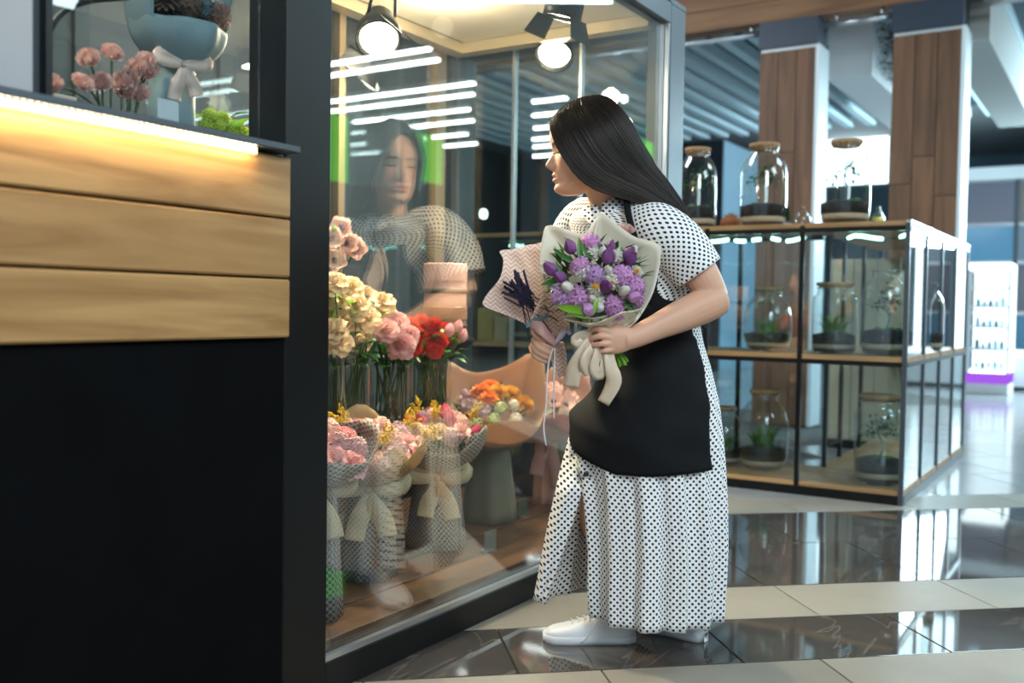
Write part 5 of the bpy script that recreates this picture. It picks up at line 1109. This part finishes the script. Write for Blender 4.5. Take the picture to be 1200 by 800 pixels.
# side panel of the apron filling from bib to hip on the near side
def strap(pts, w_, nm):
    c_ = catmull([V(*p) for p in pts], 14); m = MB(); rows_ = []
    for i, p in enumerate(c_):
        t = (c_[min(i+1,13)]-c_[max(i-1,0)]).normalized(); s__ = t.cross(-Fv).normalized(); rows_.append([p-s__*w_, p+s__*w_])
    m.grid(rows_); m.build(nm, M_apron, person, thick=.002)
strap([(722,230,2.665),(733,231,2.640),(735,243,2.610),(738,258,2.588),(744,280,2.575),(752,305,2.59)], .0085, 'apron_strap')
strap([(704,252,2.655),(696,268,2.645),(687,285,2.655),(680,305,2.665)], .0085, 'apron_strap')
strap([(800,338,2.625),(812,350,2.66),(822,375,2.70),(826,385,2.75)], .006, 'apron_tie')
# sneakers
M_shoe = mat('white_leather', (.80,.82,.86), .45); M_sole = mat('white_rubber', (.74,.76,.80), .6)
def sneaker(heel, toe, label=None):
    heel = Vector(heel); toe = Vector(toe); d = (toe-heel); ln = d.length; X = d.normalized(); Y = Vector((0,0,1)).cross(X); M_ = Matrix((X, Y, Vector((0,0,1)))).transposed().to_4x4(); M_ = Matrix.Translation(Vector((heel.x,heel.y,0))) @ M_
    def outline(t): return interp(t,[0,.06,.2,.45,.7,.88,.96,1],[.012,.030,.036,.036,.046,.042,.026,.006])
    N_ = 26; m = MB(); P = []
    for i in range(N_+1):
        t = i/N_; w_ = outline(t); x = t*ln; P.append([M_ @ Vector(q) for q in ((x,-w_*.96,.0012),(x,-w_*1.03,.012),(x,-w_*1.0,.026),(x,w_*1.0,.026),(x,w_*1.03,.012),(x,w_*.96,.0012))])
    m.grid(P, None, True); m.f.append([0,1,2,3,4,5]); m.uv.append(None); m.mi.append(0); e = N_*6; m.f.append([e+5,e+4,e+3,e+2,e+1,e]); m.uv.append(None); m.mi.append(0)
    sn = MB(); P = []
    for i in range(N_+1):
        t = i/N_; w_ = outline(t)*.97; x = t*ln*.985+.002; h = interp(t,[0,.05,.15,.30,.42,.55,.75,.90,.97,1],[.050,.080,.086,.083,.078,.066,.050,.042,.034,.026]); row = []
        for j in range(17):
            a = PI*j/16; row.append(M_ @ Vector((x, -w_*math.copysign(abs(math.cos(a))**.7,math.cos(a)), .024+(h-.024)*math.sin(a)**.75)))
        P.append(row)
    sn.grid(P); up_ = sn.build('sneaker', M_shoe, person); m.build('sole', M_sole, up_)
    for k in range(5):
        t = .42+.065*k; x = t*ln; h = interp(t,[.30,.42,.55,.75],[.083,.078,.066,.050]); m = MB(); m.tube(catmull([M_ @ Vector(q) for q in ((x,-.024,h-.010),(x+.004,-.010,h+.003),(x,0.010,h+.003),(x+.005,.024,h-.010))],8), .0028, 6); m.build('lace', M_sole, up_)
    m = MB(); x = .40*ln; m.tube(catmull([M_ @ Vector(q) for q in ((x,0,.086),(x+.01,.045,.07),(x+.035,.050,.03),(x+.05,.046,.012))],10), .0022, 6); m.build('lace_end', M_sole, up_)
    m = MB(); m.tube(catmull([M_ @ Vector(q) for q in ((x,0,.086),(x-.01,-.030,.095),(x+.03,-.045,.080),(x,0,.086))],12), .0022, 6); m.build('lace_bow', M_sole, up_)
h_ = V(745,740,2.715); t_ = V(636,740,2.715); sneaker(h_, t_)
h_ = V(828,740,2.72); sneaker(h_, h_-Rv*.19+Fv*.15)
# ================================================================ HELD BOUQUETS
nk = V(707,398,2.505)
bq = thing('tulip_bouquet', 'ivory wrapped bouquet of purple tulips and lilac hyacinths held before the apron', 'bouquet', nk)
ax = (V(700,322,2.43)-nk).normalized(); DD = 2.44
def sheet(parent, name, outline, inner, m_, depth_out, depth_in, n=48, fold=.004, k=8, uvs=False, seed=0):
    """paper sheet between an outer and an inner closed/open line, both given as points seen in the view"""
    O = catmull([V(x, y, d) for x, y, d in outline], n); I = catmull([V(x, y, d) for x, y, d in inner], n); P = []; U = []
    for i in range(k+1):
        v = i/k; row = []; ur = []
        for j in range(n):
            p = I[j].lerp(O[j], v)+Fv*(.018*math.sin(PI*v))+Fv*fold*math.sin(j*.9+seed)*v; row.append(p); ur.append((p.dot(Rv), p.z))
        P.append(row); U.append(ur)
    mm = MB(); mm.grid(P, U if uvs else None); return mm.build(name, m_, parent, thick=.0012)
# back sheets: left lobe with squared corner, right lobe with soft round corner
sheet(bq,'wrapping_paper',[(694,378,2.50),(668,368,2.49),(648,350,2.48),(636,325,2.475),(633,300,2.48),(637,272,2.485),(643,264,2.485),(662,268,2.49),(683,274,2.50),(694,262,2.505),(704,248,2.51),(716,258,2.515),(730,272,2.515)],[(703,392,2.51),(700,390,2.51),(696,380,2.515),(690,365,2.52),(688,350,2.525),(690,335,2.53),(694,330,2.53),(700,330,2.53),(706,330,2.53),(708,330,2.53),(710,332,2.53),(712,335,2.53),(715,340,2.53)],W_ivory,0,0,k=10)
sheet(bq,'wrapping_paper',[(690,300,2.50),(697,270,2.50),(705,250,2.50),(722,262,2.495),(745,278,2.485),(768,284,2.47),(774,293,2.465),(772,318,2.46),(764,345,2.455),(752,368,2.455),(738,383,2.46),(724,392,2.475),(712,396,2.485)],[(700,350,2.53),(703,335,2.53),(706,330,2.53),(712,332,2.53),(718,335,2.525),(722,340,2.525),(724,346,2.52),(724,354,2.52),(722,364,2.515),(718,374,2.51),(714,382,2.505),(711,388,2.50),(708,393,2.50)],W_ivory,0,0,k=10,seed=2)
# front fold
sheet(bq,'front_fold',[(660,374,2.445),(676,376,2.425),(692,379,2.41),(710,374,2.405),(728,366,2.405),(742,364,2.41),(752,362,2.42),(744,376,2.43)],[(692,384,2.48),(696,387,2.465),(700,389,2.462),(706,390,2.46),(712,390,2.46),(718,389,2.462),(724,386,2.465),(730,384,2.47)],W_ivory,0,0,k=8,seed=1)
sheet(bq,'front_fold',[(658,372,2.45),(672,368,2.44),(690,372,2.435),(708,370,2.43),(726,362,2.43),(746,352,2.435)],[(690,380,2.48),(696,386,2.475),(703,388,2.47),(710,388,2.47),(718,386,2.475),(728,382,2.48)],W_ivory,0,0,k=6,seed=5)
BC = V(698,330,2.50); 
def place(nm, me_, x, y, sc, lift=0, up=.55, spin=None):
    q = ((x-700)/62)**2+((y-325)/55)**2; d = 2.405+.06*q-lift; p = V(x,y,d); n_ = (p-BC).normalized(); ax_ = (n_*1.0+Vector((0,0,up))+toC(p)*.25)
    return link(nm, me_, bq, M=basis(p, ax_, None, sc, spin if spin is not None else random.uniform(0,6)))
hy = [flower_mesh('florets', P_orch, s, r=.027, n=44, fl=.0115) for s in range(3)]; hy2 = [flower_mesh('florets', P_lil, s, r=.027, n=40, fl=.012) for s in range(2)]
tv = [flower_mesh('tulip', P_violet, s, r=.0135) for s in range(2)]; tp_ = flower_mesh('tulip', P_orch, 1, r=.0125); pl_ = flower_mesh('tulip', P_plum, 1, r=.013); wb = flower_mesh('bud', P_white, 0, r=.0095); fz = flower_mesh('florets', P_white, 5, r=.015, n=20, fl=.010); orc = flower_mesh('dahlia', P_amber, 5, r=.012)
for k, (x, y, s_) in enumerate([(692,285,.9),(680,312,.92),(697,322,.95),(727,322,1.0),(742,335,1.05),(677,349,1.15),(718,357,1.0),(660,347,1.1),(744,350,.85),(722,365,.85)]): place('hyacinth', (hy if k not in (2,7) else hy2)[k % 2], x, y, s_)
for x, y, s_ in [(671,296,1),(651,320,1.05),(661,328,.95),(711,307,1.15),(733,304,1.0),(714,294,.8)]: place('purple_tulip', tv[int(x) % 2], x, y, s_)
for x, y, s_ in [(735,309,1),(708,338,1.05)]: place('plum_tulip', pl_, x, y, s_)
for x, y, s_ in [(690,362,1.25),(738,349,1.0)]: place('orchid_tulip', tp_, x, y, s_, .01)
for x, y, s_ in [(666,337,1.35),(730,341,1.3),(702,360,1.3),(713,318,.9),(694,350,1.0),(740,297,1.2),(706,297,1.1),(748,322,.8)]: place('white_tulip_bud', wb, x, y, s_, .012)
for x, y, s_ in [(682,318,1.3),(698,338,1.2),(716,328,1.3),(722,300,1.1),(745,318,.9),(700,352,1.1),(696,296,1.0)]: place('white_freesia', fz, x, y, s_)
for x, y in [(698,335),(747,318),(715,331)]: place('amber_centre', orc, x, y, .75, .016)
bl = [flower_mesh('blade', M_blade, s, ln=.075, wd=.0075) for s in range(1)]; bb = flower_mesh('blade', M_bladel, 3, ln=.11, wd=.013)
def blade(x0, y0, x1, y1, me_, d=2.42, sc=None, ln=.075, spin=0):
    a, b_ = V(x0,y0,d), V(x1,y1,d); s_ = (b_-a).length/ln; z = (b_-a).normalized(); return link('leaf', me_, bq, M=basis(a, z, z.cross(toC(a)), s_, spin))
for q in [(676,310,648,292),(670,322,634,334),(672,335,638,343),(680,312,679,277),(690,306,682,284),(694,305,690,288),(702,303,702,283),(712,310,719,290),(727,302,729,288),(662,325,651,306),(686,330,683,304),(706,325,707,312),(664,345,650,338),(718,340,722,322),(738,345,741,322),(734,350,748,360),(732,356,748,368),(700,345,694,330),(722,318,712,304),(742,308,752,300),(684,336,690,350)]: blade(*q, bl[0], 2.408+.00035*abs(q[2]-700))
for q in [(694,366,652,359),(690,372,664,365),(696,368,700,345)]: blade(*q, bb, 2.395, ln=.11)
# leafy ground under the blooms
m = MB(); rd = random.Random(4)
for k in range(260):
    x, y = rd.uniform(650,752), rd.uniform(292,372); q = ((x-700)/56)**2+((y-330)/46)**2
    if q > 1: continue
    p = V(x,y,2.435+.055*q); leaf(m, p, (p-BC).normalized()+Vector((rd.uniform(-1,1),rd.uniform(-1,1),rd.uniform(-.2,1)))*.8, .045, .008)
q = m.build('leaf_filler', M_straw, bq, smooth=False); q['kind'] = 'stuff'
# stems below the hand, wrap collar and satin ribbons
for k in range(9):
    x = 716+k*1.8; m = MB(); m.tube(catmull([V(708,390,2.50+.003*(k%3)), V(714+k*.6,404,2.498+.004*(k%3)), V(x+2,418+((k*7)%5),2.495+.005*(k%3)), V(x+5,428-abs(k-4)+((k*5)%4),2.495+.005*(k%3))],8), .0038, 8); m.build('stem', M_bladel, bq)
m = MB(); m.tube(catmull([V(704,384,2.50), V(706,395,2.505), V(707,408,2.505), V(706,418,2.50)],8), [.036,.026,.023,.024,.025,.027,.030,.034], 24, cap=False); m.build('gathered_wrap', W_ivory, bq)
def ribbon(pts, ws, nm='ribbon', parent=bq, m_=W_ribbon, n=20):
    c_ = catmull([V(*p) for p in pts], n); m = MB(); rows_ = []
    for i, p in enumerate(c_):
        t = (c_[min(i+1,n-1)]-c_[max(i-1,0)]).normalized(); tw = .5*math.sin(i*.35+len(pts)); s__ = (t.cross(-Fv)).normalized()*math.cos(tw)+(-Fv)*math.sin(tw)*.8; w_ = interp(i/(n-1), [k/(len(ws)-1) for k in range(len(ws))], ws); rows_.append([p-s__*w_, p-s__*w_*.3+Fv*.002, p+s__*w_*.3-Fv*.002, p+s__*w_])
    m.grid(rows_); return m.build(nm, m_, parent, thick=.0012)
ribbon([(700,394,2.463),(690,402,2.45),(680,418,2.445),(672,436,2.45),(669,453,2.455)], [.007,.016,.019,.020,.022])
ribbon([(704,396,2.462),(712,412,2.452),(716,430,2.448),(719,448,2.452),(707,472,2.458)], [.007,.014,.018,.020,.016])
ribbon([(700,396,2.458),(692,410,2.446),(686,424,2.44),(690,440,2.445)], [.008,.014,.016,.012], 'ribbon_loop')
ribbon([(702,396,2.456),(700,415,2.442),(696,430,2.44),(702,440,2.448),(708,428,2.45),(706,410,2.455)], [.006,.012,.014,.014,.012,.006], 'ribbon_loop')
ribbon([(698,392,2.462),(684,392,2.448),(674,398,2.446),(684,404,2.45),(697,396,2.458)], [.006,.012,.014,.012,.006], 'ribbon_loop')
# ---- lavender bouquet in the far hand
nk2 = V(646,398,2.585); lv = thing('lavender_bouquet', 'dark lavender bunch in peach chevron paper held left of the ivory bouquet', 'bouquet', nk2)
sheet(lv,'wrapping_paper',[(637,392,2.56),(610,375,2.55),(586,366,2.545),(566,357,2.54),(573,342,2.545),(586,326,2.55),(590,305,2.565),(586,294,2.575),(602,292,2.59),(612,289,2.60),(632,288,2.61),(640,300,2.62),(650,330,2.625)],[(644,395,2.575),(640,392,2.58),(636,388,2.585),(632,380,2.59),(630,372,2.60),(630,364,2.605),(631,356,2.61),(632,350,2.615),(635,346,2.62),(638,344,2.625),(641,344,2.625),(645,346,2.625),(650,350,2.625)],W_chev,0,0,k=9,uvs=True,fold=.003)
sheet(lv,'wrapping_paper',[(598,300,2.60),(612,289,2.61),(626,286,2.62),(642,284,2.63),(650,300,2.635),(660,330,2.64)],[(632,360,2.62),(634,350,2.625),(638,345,2.63),(642,345,2.63),(648,350,2.63),(655,360,2.63)],W_chev,0,0,k=7,uvs=True,seed=3)
sheet(lv,'front_fold',[(622,372,2.535),(632,352,2.53),(640,335,2.54),(655,345,2.55),(665,365,2.55),(668,385,2.55)],[(640,394,2.57),(643,392,2.565),(646,391,2.56),(650,392,2.56),(654,395,2.56),(658,398,2.565)],W_chev,0,0,k=7,uvs=True,seed=6)
sheet(lv,'wrap_tail',[(642,402,2.57),(645,415,2.56),(649,432,2.55),(656,443,2.55)],[(660,400,2.56),(663,412,2.55),(664,428,2.545),(660,440,2.545)],W_chev,0,0,n=16,k=6,uvs=True,seed=8)
lm = [flower_mesh('lavender', P_lav, s, h=.075) for s in range(1)][0]; rd = random.Random(9)
for k in range(20):
    a = rd.uniform(0,1); tipx, tipy = 578+rd.uniform(0,12)+a*24, 338-a*32+rd.uniform(-4,12); bx, by = 618+rd.uniform(-8,12), 358+rd.uniform(-10,10)
    d = 2.545+rd.uniform(-.012,.012); A_, B_ = V(bx,by,d+.01), V(tipx+rd.uniform(0,10),tipy,d); z = (B_-A_); link('lavender_sprig', lm, lv, M=basis(A_, z, None, z.length/.078, rd.uniform(0,6)))
sheet(lv,'blue_grey_strip',[(615,380,2.53),(625,374,2.528),(636,370,2.53),(643,366,2.535)],[(617,384,2.53),(627,379,2.528),(637,375,2.53),(644,371,2.535)],W_bluegrey,0,0,n=10,k=2)
ribbon([(622,380,2.532),(632,384,2.512),(642,394,2.508),(650,404,2.512)], [.012,.016,.013,.006], 'ribbon', lv, W_ribpink)
ribbon([(650,404,2.512),(658,392,2.51),(664,386,2.515),(668,392,2.52)], [.004,.007,.007,.004], 'ribbon_loop', lv, mat('lilac_ribbon', (.60,.50,.62), .4))
W_str = mat('white_cord', (.78,.74,.76), .5)
for pts in ([(648,408,2.51),(643,424,2.515),(641,450,2.52),(640,478,2.52),(637,500,2.525),(640,522,2.525)], [(650,408,2.51),(650,425,2.515),(649,455,2.52),(649,490,2.52)]): m = MB(); m.tube(catmull([V(*p) for p in pts],14), .0022, 6); m.build('cord', W_str, lv)
# pale carnation peeping over the wrap
m = link('blush_carnation', flower_mesh('carnation', P_blush, 4, r=.03), bq, M=basis(V(733,271,2.535), Vector((0,0,1))-Fv*.5, None, .8))
m = MB(); m.tube(catmull([V(733,273,2.54), V(722,310,2.54), V(712,345,2.525)],6), .002, 6); m.build('stem', M_stemd, bq)
